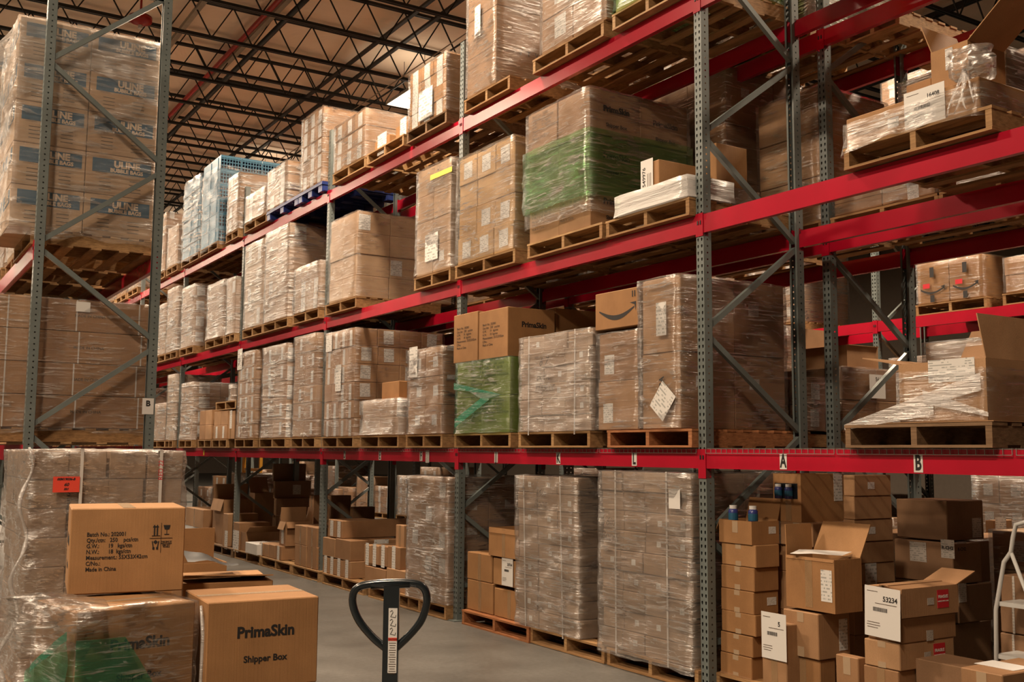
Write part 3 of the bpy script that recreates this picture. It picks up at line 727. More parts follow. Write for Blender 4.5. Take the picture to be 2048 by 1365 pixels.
def big_label(t, dims, face, a, z, w, h, mat='label', tilt=0, off=.02):
    o = stick(t, 'label', face, dims, a, z, w, h, mat, tilt=tilt)
    if face == 'F': o.location.x -= off
    else: o.location.y -= off
    return o
LB = lambda w, h, a=0, z=.5, pr=.8: ('F', w, h, a, z, pr)
LS = lambda w, h, a=0, z=.5, pr=.8: ('S', w, h, a, z, pr)
X1 = XR1-.075
J0 = 'in the J-K-L bay'

# --- top shelf
load('two-column cartons cut by the photo top, second from the near post', 3, X1, 1085, 1213, -250, ny=2, nz=4, card='card', film='film', lab=[LB(.18, .2, .1, .6, .5)], pY=(solveY(1209, X1, 5.3), solveY(1067, X1, 5.3)))
load('yellow-brown cartons cut by the photo top, nearest the near post', 3, X1, 1231, 1380, -260, ny=2, nz=3, card='card_yellow', film='film_green')
tt, dm, cc = load('narrow tall load of large brown cartons beside the post top', 3, X1+.02, 937, 995, -70, ny=1, nz=3, card='card', film='film', pY=(solveY(1018, X1, 5.3), solveY(926, X1, 5.3)))
big_label(tt, dm, 'F', -.1, .62, .12, .34)
for zq_ in (.30, .80):
    for q_ in range(4): text(tt, 'YTVX'[q_], .07, 'S', (dm[0], dm[1]+.03, dm[2]), -.24+q_*.09, zq_, bold=.002)
tt, dm, cc = load('load of nine-label cartons beside the grey post on the top shelf', 3, X1, 820, 893, 102, ny=3, nz=4, card='card_orange', film='film_light', lab=[LB(.14, .17, 0, .5, .95)], pal='wood_dark')
big_label(tt, dm, 'F', .0, .30, .34, .34)
tt, dm, cc = load('three-row load of labelled cartons next to two small boxes', 3, X1, 671, 732, 216, ny=3, nz=3, card='card', film='film', lab=[LB(.13, .17, 0, .5, .9)])
tt, dm, cc = load('tall leaning load of five carton rows', 3, X1, 606, 648, 212, ny=3, nz=5, card='card_orange', film='film', lab=[LB(.12, .18, 0, .5, .9)], pal='blue', lean=(0, -.01), pY=(solveY(660, X1, 5.3), solveY(597, X1, 5.3)))
load('three-row load beside the tall leaning load', 3, X1, 537, 576, 320, ny=2, nz=3, card='card_orange', film='film', lab=[LB(.17, .22, 0, .5, .8)], pal='blue', pY=(solveY(598, X1, 5.3), solveY(534, X1, 5.3)))
load('low bulging load behind the short post top', 3, X1, 493, 535, 370, ny=2, nz=3, card='card', film='film', lab=[LB(.14, .2, 0, .5, .6)])
load('four-row load beside the tall blue crates', 3, X1, 458, 492, 336, ny=2, nz=4, card='card_orange', film='film', lab=[LB(.13, .18, 0, .5, .7)])
# blue crates
def crates(desc, uL, uR, vt, depth, nz, film, lattice):
    Xc = X1; p = hitX(uR, vt, Xc); y0 = p.y; y1 = solveY(uL, Xc, p.z); y0, y1 = fit_y((3, 'load', False), y0, y1); zb = LV[3]+.146; H = p.z-zb; W = y1-y0
    pallet('wooden pallet under the '+desc, Xc-.01, Xc+1.1, y0-.03, y1+.03, LV[3]+.004)
    t = thing('crate_load', desc, 'wrapped crate load', (Xc+depth/2, (y0+y1)/2, zb))
    cz = H/nz; nc = 3 if lattice else 1; cx = depth/nc
    solid = MB().box((-cx/2+.004, -W/2, .0), (-cx/2+.02, W/2, cz-.006)).box((-cx/2+.004, -W/2+.03, cz-.03), (cx/2-.004, W/2, cz-.006))
    for i in range(2): solid.box((-cx/2-.004, -W/2+.15+i*.4*W, .02), (-cx/2+.004, -W/2+.19+i*.4*W, cz-.03))
    sm = solid.mesh('crate_front', 'teal_plastic')
    g = MB(); n = 7
    for i in range(n+1):
        x = -cx/2+.01+(cx-.02)*i/n; g.box((x-.007, -W/2, .0), (x+.007, -W/2+.02, cz-.006))
    for z in (0, cz*.25, cz*.5, cz*.72, cz-.05): g.box((-cx/2+.006, -W/2-.004, z), (cx/2-.006, -W/2+.018, z+(.045 if z > cz*.8 else .014)))
    gm = g.mesh('crate_side', 'teal_plastic')
    inner = MB().box((-cx/2+.03, -W/2+.05, .0), (cx/2-.01, W/2, cz-.03)).mesh('crate_body', 'navy_plastic' if lattice else 'teal_plastic')
    for iz in range(nz):
        for ix in range(nc):
            c = bpy.data.objects.new('crate', inner); C.objects.link(c); c.parent = t; c.location = (-depth/2+cx*(ix+.5), 0, iz*cz+.001)
            if ix == 0: obj('crate_front', sm, c)
            obj('crate_side', gm, c)
    obj('stretch_wrap', film_mesh(depth, W, -.05, H*(.88 if lattice else 1)+.002, film, res=.08, amp=.03, seed=uL, gap=.012, top=.0 if lattice else .05), t)
crates('tall stack of blue lattice crates rising above its film', 408, 442, 309, 1.15, 6, 'film_light', True)
crates('shorter wrapped stack of pale blue crates beside the lattice crates', 368, 404, 346, .5, 6, 'film_far', False)
load('plain brown load past the blue crates', 3, X1, 338, 358, 447, ny=1, nz=2, card='card', film='film')
load('tall plain brown load farthest visible on the top shelf', 3, X1, 317, 334, 425, ny=1, nz=3, card='card', film='film', lab=[LS(.1, .15, -.3, .9, .7)])

# --- middle shelf
tt, dm, cc = load('low white foam block wrapped on a pallet against the near post', 2, X1+.02, 1234, 1391, 345, ny=1, nz=1, card='foam_white', film='film_white', pY=(solveY(1394, X1, 3.6), solveY(1209, X1, 3.6)), depth=.46, filmkw=dict(flare=.03, amp=.012, z0=0.0, rag=.01))
load('low dark-wrapped cartons behind the white foam block', 2, X1+.50, 1262, 1410, 368, ny=2, nz=1, card='card_grey', film='film_crinkle', pal=None, depth=.58, filmkw=dict(amp=.03, z0=0.0))
# opened carton with number sheet on the foam block
tt, PD, PC = load('stack of large shipper cartons half wrapped in green film', 2, X1, 1058, 1180, 173, ny=2, nz=3, nx=2, depth=1.12, card='card', film='film', jit=.012, lean=(0, .012), filmkw=dict(res=.06, amp=.022, z0=.12), pY=(solveY(1206, X1, 3.6), solveY(1056, X1, 3.6)))
PW_ = PD
obj('green_wrap', film_mesh(PD[0], PD[1], PD[2]*.22, PD[2]*.70, 'film_green', res=.07, amp=.02, top=0, gap=.034, rag=.10, lean=(0, .012), seed=4), tt)
for a, z, sz in ((-.25, .86, .085), (.25, .83, .085), (-.25, .52, .085), (-.25, .19, .085)):
    text(tt, 'PrimaSkin', sz*.88, 'S', (PD[0], PD[1]+.024, PD[2]), a, z, bold=.0028, xs=.98)
    text(tt, 'Shipper Box', sz*.55, 'S', (PD[0], PD[1]+.024, PD[2]), a, z-.115, bold=.0012)
BATCH = 'Batch No.: 202001\nQty./ctn:   250   pcs/ctn\nG.W.:      19   kgs/ctn\nN.W.:      18  kgs/ctn\nMeasurement.: 55X53X42cm\nC/No.:\nMade in China'
for a, z in ((-.42, .90), (-.42, .55), (-.42, .20), (.05, .55), (.05, .2)):
    text(tt, BATCH, .036, 'F', (PD[0]+.022, PD[1], PD[2]), a, z-.02, mat='ink_soft', align='LEFT')
tt, dm, cc = load('yellowish mixed cartons heavily wrapped beside the shipper cartons', 2, X1, 918, 1029, 270, ny=3, nz=4, card='card_yellow', film='film', jit=.014, lab=[LB(.17, .17, 0, .5, .7)], filmkw=dict(res=.06, amp=.02), label='yellowish mixed cartons heavily wrapped beside the green-banded shipper cartons')
tt, dm, cc = load('plain cartons under film with a yellow tape strip', 2, X1, 836, 914, 309, ny=2, nz=4, card='card_pale', film='film', lab=[LB(.11, .11, 0, .55, .6)], filmkw=dict(flare=.035))
o = big_label(tt, dm, 'F', .25, .885, .50, .055, 'yellow_tape', tilt=.02); o.name = 'yellow_tape'
big_label(tt, dm, 'F', .0, .24, .30, .30)
tt, dm, cc = load('wide block of big flat cartons with few labels', 2, X1, 662, 716, 421, ny=2, nz=4, nx=3, depth=1.38, card='card_pale', film='film_light', lab=[LS(.16, .2, -.3, .5, .3)], filmkw=dict(flare=.035), pY=(solveY(714, X1, 3.6), solveY(651, X1, 3.6)), pX=(X1-.01, X1+1.2))
tt, dm, cc = load('short wrapped load with an open flap on top', 2, X1, 591, 641, 520, ny=2, nz=3, card='card', film='film_heavy', lab=[LB(.15, .2, .2, .5, .5)], depth=.9)
load('tall heavily wrapped load with labels high on its side', 2, X1, 534, 581, 445, ny=2, nz=4, card='card', film='film_heavy', lab=[LS(.18, .2, -.2, .6, .6), LB(.15, .2, 0, .5, .4)])
load('tall silvery wrapped load between the post and its taller neighbour', 2, X1, 493, 530, 476, ny=2, nz=4, card='card_pale', film='film_heavy', lab=[LB(.15, .25, 0, .5, .4)])
load('silvery wrapped load just past the third post with a slipped carton', 2, X1, 456, 484, 548, ny=2, nz=3, card='card', film='film_heavy', lab=[LB(.15, .2, 0, .5, .4)])
load('silvery wrapped load with a white sheet on its top corner', 2, X1, 417, 451, 558, ny=2, nz=4, card='card', film='film_heavy', filmkw=dict(flare=.035))
load('wrapped load with three labelled cartons on its side', 2, X1, 366, 391, 567, ny=2, nz=4, card='card', film='film_heavy', lab=[LS(.15, .18, -.3, .6, 1)])
load('silvery wrapped load just past the fourth post', 2, X1, 337, 358, 572, ny=2, nz=3, card='card', film='film_heavy')
load('silvery wrapped load with drooping film, second past the fourth post', 2, X1, 312, 334, 606, ny=2, nz=3, card='card', film='film_heavy')

# --- lowest shelf
tt, LD, LC = load('large brown cartons loosely wrapped, in the L place', 1, X1+.02, 1281, 1357, 548, ny=1, nz=2, nx=2, depth=1.12, card='card', film='film', lab=[LS(.11, .085, -.12, .62, .9)], pal='wood_red', jit=.01,
    pY=(solveY(1388, X1, 1.9), solveY(1212, X1, 1.9)), filmkw=dict(res=.06, amp=.02))
# second column of the same pallet
tt2, LD2, LC2 = load('wrapped brown cartons under the smiling-arrow carton', 1, X1+.03, 1197, 1279, 658, ny=1, nz=2, nx=2, depth=1.1, card='card', film='film', lab=[LB(.13, .16, -.25, .35, 1)], pal=None, jit=.01, filmkw=dict(res=.06, amp=.02))
text(tt, 'FBA BA', .075, 'F', LD, .05, .25, bold=.003, rot=PI/2, xs=.9)
big_label(tt, LD, 'F', .1, .72, .12, .26)
o = big_label(tt, LD, 'F', .12, .18, .20, .24); o.rotation_euler = (.7, 0, 0)
# carton with the curved arrow
bx = None
tt, KD, KC = load('strapped brown bale of cartons in clinging film, in the K place', 1, X1, 1044, 1182, 656, ny=3, nz=6, card='card_grey', film='film_heavy', straps=(-.37, .30), jit=.014, lab=[LB(.05, .05, .2, .5, .35)], filmkw=dict(res=.05, amp=.022, z0=.0), pY=(solveY(1182, X1, 1.9), solveY(1038, X1, 1.9)))
for s_, a, z in (('6 7', -.15, .72), ('Bone', -.15, .57), ('Hester', -.13, .46)): text(tt, s_, .11, 'F', (KD[0]+.03, KD[1], KD[2]), a, z, mat='ink_soft', shear=.4)
tt, JD, JC = load('green-wrapped cartons two high, in the J place', 1, X1+.02, 908, 1020, 713, ny=2, nz=2, nx=2, depth=1.08, card='card_yellow', film='film_green', jit=.006, filmkw=dict(res=.06, amp=.014, z0=.0))
for a in (-.20, .06):
    for z in (.86, .36): text(tt, BATCH, .038, 'F', (JD[0]+.012, JD[1], JD[2]), a if a < 0 else a, z-.03, mat='ink_soft', align='LEFT')
ob = MB().quad((-JD[0]/2-.045, JD[1]*.48, JD[2]*.62), (-JD[0]/2-.045, -JD[1]*.42, JD[2]*.50), (-JD[0]/2-.04, -JD[1]*.10, JD[2]*.44), (-JD[0]/2-.045, JD[1]*.48, JD[2]*.72)).mesh('green_band', 'film_green_band'); obj('green_band', ob, tt)
ob = MB().quad((-JD[0]/2-.047, JD[1]*.45, JD[2]*.08), (-JD[0]/2-.047, -JD[1]*.22, JD[2]*.45), (-JD[0]/2-.047, -JD[1]*.05, JD[2]*.47), (-JD[0]/2-.047, JD[1]*.45, JD[2]*.20)).mesh('green_band', 'film_green_band'); obj('green_band', ob, tt)
tt, dm, cc = load('small-square-label cartons under crinkled film, in the F place', 1, X1, 819, 885, 692, ny=2, nz=3, card='card', film='film', lab=[LB(.11, .11, .1, .5, .9), LS(.16, .05, -.2, .95, .8)], filmkw=dict(res=.06, amp=.02), depth=.9)
big_label(tt, dm, 'F', -.32, .86, .20, .34)
tt, dm, cc = load('lower wrapped load under an open carton, in the E place', 1, X1, 725, 797, 797, ny=2, nz=2, card='card', film='film_heavy', lab=[LS(.2, .2, -.3, .5, .9)], filmkw=dict(flare=.04, amp=.03), depth=.8)
tt, dm, cc = load('wide load of square-labelled cartons, in the D place', 1, X1, 652, 711, 655, ny=4, nz=6, nx=4, depth=1.25, card='card', film='film_light', lab=[LB(.075, .2, 0, .45, .85), LS(.14, .17, -.02, .55, .8)])
big_label(tt, dm, 'F', -.33, .90, .20, .22); big_label(tt, dm, 'F', .02, .55, .18, .34)
load('wrapped six-row load just past the second post', 1, X1, 590, 641, 664, ny=2, nz=6, card='card', film='film', lab=[LB(.08, .16, .1, .5, .7)], pal='wood')
load('wrapped five-row load, middle of the first bay beyond D', 1, X1, 527, 576, 686, ny=2, nz=5, card='card', film='film', lab=[LB(.09, .18, .1, .5, .6), LS(.2, .2, -.3, .4, .9)])
tt, dm, cc = load('lightly wrapped six-row load beside the third post', 1, X1, 478, 513, 700, ny=3, nz=6, card='card', film='film_light', lab=[LB(.09, .17, 0, .5, .7)])
big_label(tt, dm, 'F', -.36, .93, .24, .34)
load('low carton pair below the upper pallet, second bay beyond D', 1, X1, 428, 455, 822, ny=2, nz=2, card='card', film=None, lab=[LB(.1, .2, 0, .5, .5)], depth=.8)
load('carton pair with slim labels in the second bay beyond D', 1, X1, 400, 424, 820, ny=2, nz=2, card='card', film=None, depth=.8)
load('wrapped load with two labels high on its side', 1, X1, 364, 388, 764, ny=2, nz=4, card='card_orange', film='film_heavy', lab=[LS(.2, .2, -.1, .6, .8)], depth=1.0)
load('tall narrow silvery bundle beside the fourth post', 1, X1, 337, 357, 747, ny=1, nz=4, card='card_pale', film='film_heavy', depth=.9)
load('low bulging silvery bundle past the fourth post', 1, X1, 303, 333, 806, ny=2, nz=3, card='card', film='film_heavy', depth=.9)

# --- floor level
tt, AD, AC = load('tall strapped bale of cartons on the floor, nearest the near post', 0, X1+.06, 1203, 1381, 948, ny=4, nz=9, card='card_grey', film='film_heavy', straps=(-.31, .27), jit=.014, lab=[LB(.05, .045, .1, .5, .45)], filmkw=dict(res=.045, amp=.022, z0=-.03), pY=(solveY(1401, X1, .1), solveY(1203, X1, .1)))
big_label(tt, AD, 'F', .36, .865, .13, .15, 'label_blank', off=.025)
for s_, a, z in (('16in', -.40, .71), ('Bone', -.40, .63)): text(tt, s_, .10, 'F', (AD[0]+.03, AD[1], AD[2]), a, z, mat='ink_soft', shear=.4)
tt, BD, BC = load('tall strapped bale of cartons leaning beside the open carton stack', 0, X1+.06, 1040, 1160, 957, ny=3, nz=9, card='card_grey', film='film_heavy', straps=(-.36, .26), jit=.014, lean=(.0, .035), lab=[LB(.05, .045, .1, .5, .45)], filmkw=dict(res=.045, amp=.022), pY=(solveY(1199, X1, .1), solveY(1050, X1, .1)))
for s_, a, z in (('16in', -.12, .89), ('Bone', -.12, .82)): text(tt, s_, .10, 'F', (BD[0]+.03, BD[1], BD[2]), a, z, mat='ink_soft', shear=.4)
tt, dm, cc = load('rounded milky-wrapped carton stack beside the grey post on the floor', 0, X1, 818, 896, 956, ny=3, nz=5, card='card', film='film_heavy', lab=[LB(.13, .15, .1, .5, .5), LS(.16, .1, .05, .9, .9)], filmkw=dict(res=.05, amp=.02), pY=(solveY(906, X1, .1), solveY(790, X1, .1)), depth=1.0)

# ---------------------------------------------------------------- single cartons
def box(label, X0, uL, uC, uR, vt, vb=None, zb=None, card='card', rz=0.0, group=None, tape='F', lab=(), ztop=None, open_=None, name='cardboard_box', inset=0, cat='box', xd=None):
    p = hitX(uC, vt, X0); y0 = p.y; zt = p.z if ztop is None else ztop
    if zb is None: zb = hitX(uC, vb, X0).z
    y1 = solveY(uL, X0, zt)
    x1 = solveX(uR, y0, (zt+zb)/2) if xd is None else X0+xd
    dims = (round(x1-X0, 3), round(y1-y0, 3), round(zt-zb, 3))
    return box_at(label, ((X0+x1)/2, (y0+y1)/2, zb), dims, card, rz, group, tape, lab, open_, name, cat)
def box_at(label, loc, dims, card='card', rz=0.0, group=None, tape='F', lab=(), open_=None, name='cardboard_box', cat='box'):
    sx, sy, sz = dims
    if open_ is None:
        me = carton_mesh(sx, sy, sz, card)
    else:
        t = .006; m = MB()
        m.box((-sx/2, -sy/2, 0), (sx/2, sy/2, t)); m.box((-sx/2, -sy/2, t), (-sx/2+t, sy/2, sz)); m.box((sx/2-t, -sy/2, t), (sx/2, sy/2, sz))
        m.box((-sx/2+t, -sy/2, t), (sx/2-t, -sy/2+t, sz)); m.box((-sx/2+t, sy/2-t, t), (sx/2-t, sy/2, sz))
        me = m.mesh('carton_body', card)
    o = obj(name, me, None, loc, rz); tag(o, label, cat, group)
    if open_ is not None:
        # open_: dict side -> (length, angle above horizontal outward, degrees)
        for sd, (ln, ang) in open_.items():
            a = math.radians(ang); L2 = (sy if sd in 'FB' else sx)
            m = MB(); m.box((0, -L2/2+.006, -.003), (ln, L2/2-.006, .003))
            fo = obj('flap', m.mesh('flap', card), o)
            base = {'F': ((-sx/2+.003, 0, sz), PI), 'B': ((sx/2-.003, 0, sz), 0), 'S': ((0, -sy/2+.003, sz), -PI/2), 'N': ((0, sy/2-.003, sz), PI/2)}[sd]
            fo.matrix_local = Matrix.Translation(base[0]) @ Matrix.Rotation(base[1], 4, 'Z') @ Matrix.Rotation(-a, 4, 'Y')
    if tape and open_ is None:
        for fc in tape:
            tw = .055
            if fc == 'F': stick(o, 'tape', 'F', dims, 0, .5, tw, sz*.98, 'tape', t=.0008)
            if fc == 'f':
                stick(o, 'tape', 'F', dims, 0, .88, tw, sz*.22, 'tape_pale', t=.0008); stick(o, 'tape', 'F', dims, 0, .12, tw, sz*.22, 'tape_pale', t=.0008)
            if fc == 'S': stick(o, 'tape', 'S', dims, 0, .5, tw, sz*.98, 'tape', t=.0008)
            if fc == 'T': stick(o, 'tape', 'T', dims, 0, 0, tw, sy*.98, 'tape', t=.0008)
            if fc == 't': stick(o, 'tape', 'T', dims, 0, 0, sx*.98, tw, 'tape', t=.0008)
    for (fc, w, h, a, z, mat) in lab: stick(o, 'label', fc, dims, a, z, w, h, mat)
    o_dims[o.name] = dims
    return o
o_dims = {}
def sheet_label(o, face, a, z, w, h, number, off=.01, tilt=0.0):
    """white shipping sheet with a printed number and bar code"""
    d = o_dims.get(o.name, (1, 1, 1))
    l = stick(o, 'shipping_sheet', face, d, a, z, w, h, 'label_blank', tilt=tilt)
    if face == 'F': l.location.x -= off; ld = (.0016, w, h)
    else: l.location.y -= off; ld = (w, .0016, h)
    text(l, number, h*.14, face, ld, .22, .27, bold=.001)
    g = MB(); R = random.Random(3); x = -w*.18
    while x < w*.2:
        b = w*R.choice((.008, .014, .02)); g.box((x, -.0004, -h*.04), (x+b, .0004, h*.04)); x += b+w*.012
    c = obj('barcode', g.mesh('barcode', 'ink'), l, (0, 0, 0))
    if face == 'F': c.rotation_euler = (0, 0, -PI/2); c.location = (-.0014, w*.08, h*.05)
    else: c.location = (-w*.08, -.0014, h*.05)
    for i, (aa, zz_, ww) in enumerate(((-.28, .40, .3), (-.25, -.22, .35), (-.25, -.27, .38), (-.27, -.32, .3), (.1, .17, .6))):
        b = obj('print_line', slab_mesh(*((.0006, w*ww, h*.012) if face == 'F' else (w*ww, .0006, h*.012)), 'ink_soft', 'print_line'), l)
        b.location = (-.0013, -aa*w, zz_*h) if face == 'F' else (aa*w, -.0013, zz_*h)
    return l

# --- small cartons high on the racks
box('small carton with a hanging white sheet on the pallet beside nine-label cartons', X1+.02, 750, 779, 792, 268, zb=LV[3]+.146, card='card_orange', lab=[('F', .26, .26, 0, .45, 'label')], xd=.3)
box('small upright carton with one label at the pallet end, top shelf', X1+.02, 792, 817, 822, 241, zb=LV[3]+.146, card='card_orange', lab=[('F', .17, .26, .1, .6, 'label')], xd=.35)
pallet('nearly empty wooden pallet holding two small cartons on the top shelf', X1-.02, X1+1.1, solveY(810, X1, 5.3), solveY(736, X1, 5.3), LV[3]+.004)
o = box('opened carton with a numbered sheet standing on the white foam block', X1+.12, 1281, 1318, 1440, 318, vb=372, card='card_orange', tape='')
d = o_dims[o.name]; _s = stick(o, 'shipping_sheet', 'F', d, -.12, .45, .155, .30, 'label_blank'); _s.location.x -= .006; text(_s, '549976', .055, 'F', (.0016, .155, .30), -.22, .02, rot=PI/2, bold=.0008)
for _q in range(3): obj('print_line', slab_mesh(.0006, .006, .12, 'ink_soft', 'print_line'), _s, (-.0013, -.01-.02*_q, -.03))
box('carton standing behind the post beside the foam block', X1+.62, 1400, 1432, 1500, 285, zb=3.66, card='card_orange', tape='', xd=.35)
o = box('cardboard carton printed with a black curved arrow', X1+.03, 1191, 1275, 1290, 573, vb=650, card='card_orange', tape='', rz=.03, xd=.5)
d = o_dims[o.name]
cv = MB(); pts = []
for i in range(17):
    t = i/16; a = (-.40+.80*t)*d[1]; z = d[2]*(.50-.22*math.sin(PI*t)*1.0); wdt = d[2]*(.02+.045*math.sin(PI*min(1, t*1.0)))
    pts.append((a, z, wdt))
for i in range(16):
    (a0, z0, w0), (a1, z1, w1) = pts[i], pts[i+1]
    cv.quad((-d[0]/2-.0012, -a0, z0-w0), (-d[0]/2-.0012, -a1, z1-w1), (-d[0]/2-.0012, -a1, z1+w1), (-d[0]/2-.0012, -a0, z0+w0))
cv.quad((-d[0]/2-.0012, -.30*d[1], .62*d[2]), (-d[0]/2-.0012, -.44*d[1], .63*d[2]), (-d[0]/2-.0012, -.43*d[1], .38*d[2]), (-d[0]/2-.0012, -.405*d[1], .55*d[2]))
obj('curved_arrow', cv.mesh('curved_arrow', 'ink'), o)
for i in (0, 1): stick(o, 'up_mark', 'F', d, .36+i*.05, .84, .012, .05, 'ink')
zj = LV[1]+.154+JD[2]+.004
def batch_box(label, uL, uC, uR, X0, vt, zb, side_text, card='card_orange', front=True):
    o = box(label, X0, uL, uC, uR, vt, zb=zb, card=card, tape='F' if not front else '')
    d = o_dims[o.name]
    if front: text(o, BATCH, .034, 'F', d, -.36, .5, align='LEFT')
    if side_text: text(o, 'PrimaSkin', .073, 'S', d, side_text, .66, bold=.0028)
    return o
batch_box('unwrapped carton with printed front on the green load, nearer one', 958, 1016, 1110, X1+.02, 613, zj, .05)
batch_box('unwrapped carton with printed front on the green load, farther one', 908, 956, 970, X1+.02, 622, zj, None)
o = batch_box('unwrapped carton behind the printed one on the green load', 1085, 1111, 1192, X1+.60, 616, zj, None, front=False)
text(o, 'PrimaSkin', .085, 'S', o_dims[o.name], .1, .42, bold=.003)
o = box('opened carton with raised flap on the low wrapped load', X1+.12, 764, 798, 816, 762, zb=2.18, card='card_orange', tape='', xd=.4)
o = box('slipped carton leaning out on top of a silvery wrapped load', X1+.1, 462, 483, 490, 552, zb=4.2, card='card_orange', tape='', xd=.3, rz=.1)
pallet('upper pallet laid across two carton pairs on the lowest shelf', X1, X1+1.1, solveY(470, X1, 2.2), solveY(430, X1, 2.2), hitX(470, 818, X1).z)
load('small crinkled bundle standing on the upper pallet, lowest shelf', 1, X1+.02, 432, 467, 770, ny=2, nz=1, card='card', film='film_heavy', pal=None, base=hitX(470, 818, X1).z+.142, depth=.8, filmkw=dict(amp=.03, z0=0))
box('carton at the near end below the upper pallet', X1+.02, 455, 470, 474, 822, zb=LV[1]+.154, card='card', lab=[('F', .12, .3, 0, .7, 'label')], xd=.5)

# --- floor level, second bay: open stack on a red-brown pallet
pallet('reddish wooden pallet carrying the tape-seamed cartons on the floor', X1+.03, X1+1.15, solveY(1052, X1, .07), solveY(918, X1, .07), .001, 'wood_red')
jz = .145; h1 = (hitX(1048, 1186, X1+.1).z-jz); Xj = X1+.1
g = 'tape-seamed cartons beside the leaning bale'
box('tape-seamed carton, bottom row, beside the grey post', Xj, 935, 986, 992, 1169, zb=jz, card='card_orange', group=g, xd=.5)
box('tape-seamed carton, bottom row, beside the leaning bale', Xj, 989, 1049, 1058, 1189, zb=jz, card='card_orange', group=g, xd=.5)
zz2 = hitX(986, 1169, Xj).z+.004
box('tape-seamed carton, second row, beside the grey post', Xj, 935, 984, 990, 1112, zb=zz2, card='card_orange', group=g, xd=.5)
o = box('tape-seamed carton with a numbered sheet, second row', Xj, 987, 1048, 1056, 1126, zb=zz2, card='card_orange', group=g, xd=.5)
sheet_label(o, 'F', .0, .55, .20, .26, '20764')
z3 = hitX(1048, 1126, Xj).z+.02
o = box('open-flapped carton topping the tape-seamed stack', Xj-.02, 978, 1038, 1044, 1062, zb=z3, card='card_orange', group=g, xd=.4, open_={'B': (.28, 88), 'F': (.05, -85)})
stick(o, 'tape', 'F', o_dims[o.name], 0, .5, .055, o_dims[o.name][2]*.95, 'tape', t=.0008)
# third bay floor
pallet('wooden pallet under the slim-labelled floor cartons next to the rounded stack', X1+.02, X1+1.1, solveY(815, X1, .07), solveY(733, X1, .07), .001)
for (a, b, vt, vb, lb, nm) in ((730, 771, 1141, None, 0, 'bottom row, farther'), (773, 818, 1146, None, 1, 'bottom row, nearer')):
    box('floor carton in the %s place next to the rounded stack' % nm, X1+.04, a, b, b+3, vt, zb=.145, card='card', xd=.6, tape='')
zq = hitX(818, 1146, X1+.04).z+.003
for i, (a, b) in enumerate(((729, 741), (742, 757), (758, 775), (776, 800))):
    box('slim carton with tall label, number %s from the far end of its row' % ('one', 'two', 'three', 'four')[i], X1+.05, a, b, b+3 if i < 3 else 826, 1098-6+i*1.5, zb=zq, card='card', xd=.5, tape='', lab=[('F', .09, .26, 0, .5, 'label')])
box('plain carton upon the slim-labelled row', X1+.1, 792, 808, 818, 1052, zb=hitX(800, 1098, X1+.05).z+.004, card='card', xd=.4)
pallet('wooden pallet under the square-labelled floor cartons beyond the post', X1+.02, X1+1.1, solveY(724, X1, .07), solveY(641, X1, .07), .001)
zr = .145
for i, (a, b) in enumerate(((646, 657), (658, 670), (671, 685), (686, 702))):
    box('bottom-row slim carton with paper label, %s from the post' % ('first', 'second', 'third', 'fourth')[i], X1+.05, a, b, b+3 if i < 3 else 728, 1116+i*3, zb=zr, card='card', xd=.6 if i == 3 else .5, tape='', lab=[('F', .09, .24, 0, .5, 'label')])
zr2 = hitX(702, 1125, X1+.05).z+.004
box('broad carton in the second row, nearer the post', X1+.05, 646, 670, 672, 1079, zb=zr2, card='card', xd=.6, tape='')
box('broad carton in the second row with a sheet on its side', X1+.05, 671, 701, 730, 1083, zb=zr2, card='card', xd=.7, tape='', lab=[('S', .2, .26, .1, .5, 'label')])
zr3 = hitX(701, 1083, X1+.05).z+.004
box('top-row slim carton farther from the camera', X1+.08, 657, 671, 674, 1041, zb=zr3, card='card', xd=.5, tape='', lab=[('F', .1, .2, 0, .5, 'label')])
box('top-row long carton with open lid sheet', X1+.08, 672, 685, 757, 1043, zb=zr3, card='card', xd=1.0, tape='', lab=[('F', .1, .2, 0, .5, 'label')])
pallet('wooden pallet under four square floor cartons behind the post', X1+.02, X1+1.1, solveY(634, X1, .07), solveY(580, X1, .07), .001)
for j, (vt,) in enumerate(((1093,), (1054,))):
    zbb = .145 if j == 0 else hitX(635, 1098, X1+.05).z+.003
    for i, (a, b) in enumerate(((590, 613), (615, 634))):
        box('square floor carton behind the post, %s row, %s of the pair' % (('bottom', 'upper')[j], ('farther', 'nearer')[i]), X1+.05, a, b, b+5, vt+i*3, zb=zbb, card='card', xd=.6)
pallet('wooden pallet under the row of slim cartons far along the floor', X1+.02, X1+1.1, solveY(578, X1, .07), solveY(519, X1, .07), .001)
for i, (a, b) in enumerate(((519, 527), (528, 537), (538, 550), (551, 563))):
    box('slim upright carton far along the floor, %s of four' % ('first', 'second', 'third', 'fourth')[i], X1+.05, a, b, b+3 if i < 3 else 590, 1088+i*2, zb=.145, card='card', xd=.5 if i < 3 else .8, tape='', lab=[('F', .09, .2, 0, .5, 'label')] if i in (0, 3) else ())
box('open carton standing on the far slim row', X1+.1, 560, 572, 588, 1045, zb=hitX(563, 1094, X1+.05).z+.004, card='card', xd=.4, open_={'N': (.2, 95), 'B': (.2, 80), 'F': (.12, -70), 'S': (.1, -60)}, lab=[('F', .1, .22, 0, .4, 'label')])
pallet('wooden pallet under the white corrugated tray on the floor', X1+.02, X1+1.1, solveY(517, X1, .07), solveY(466, X1, .07), .001)
box('low dark-brown carton tray with raised flap on the floor', X1+.05, 482, 492, 540, 1066, zb=.145, card='card', xd=.6, open_={'B': (.3, 80), 'S': (.2, 30)})
box('white corrugated tray lying on the floor pallet', X1-.02, 491, 514, 556, 1090, zb=.145, card='foam_white', xd=.5, tape='')
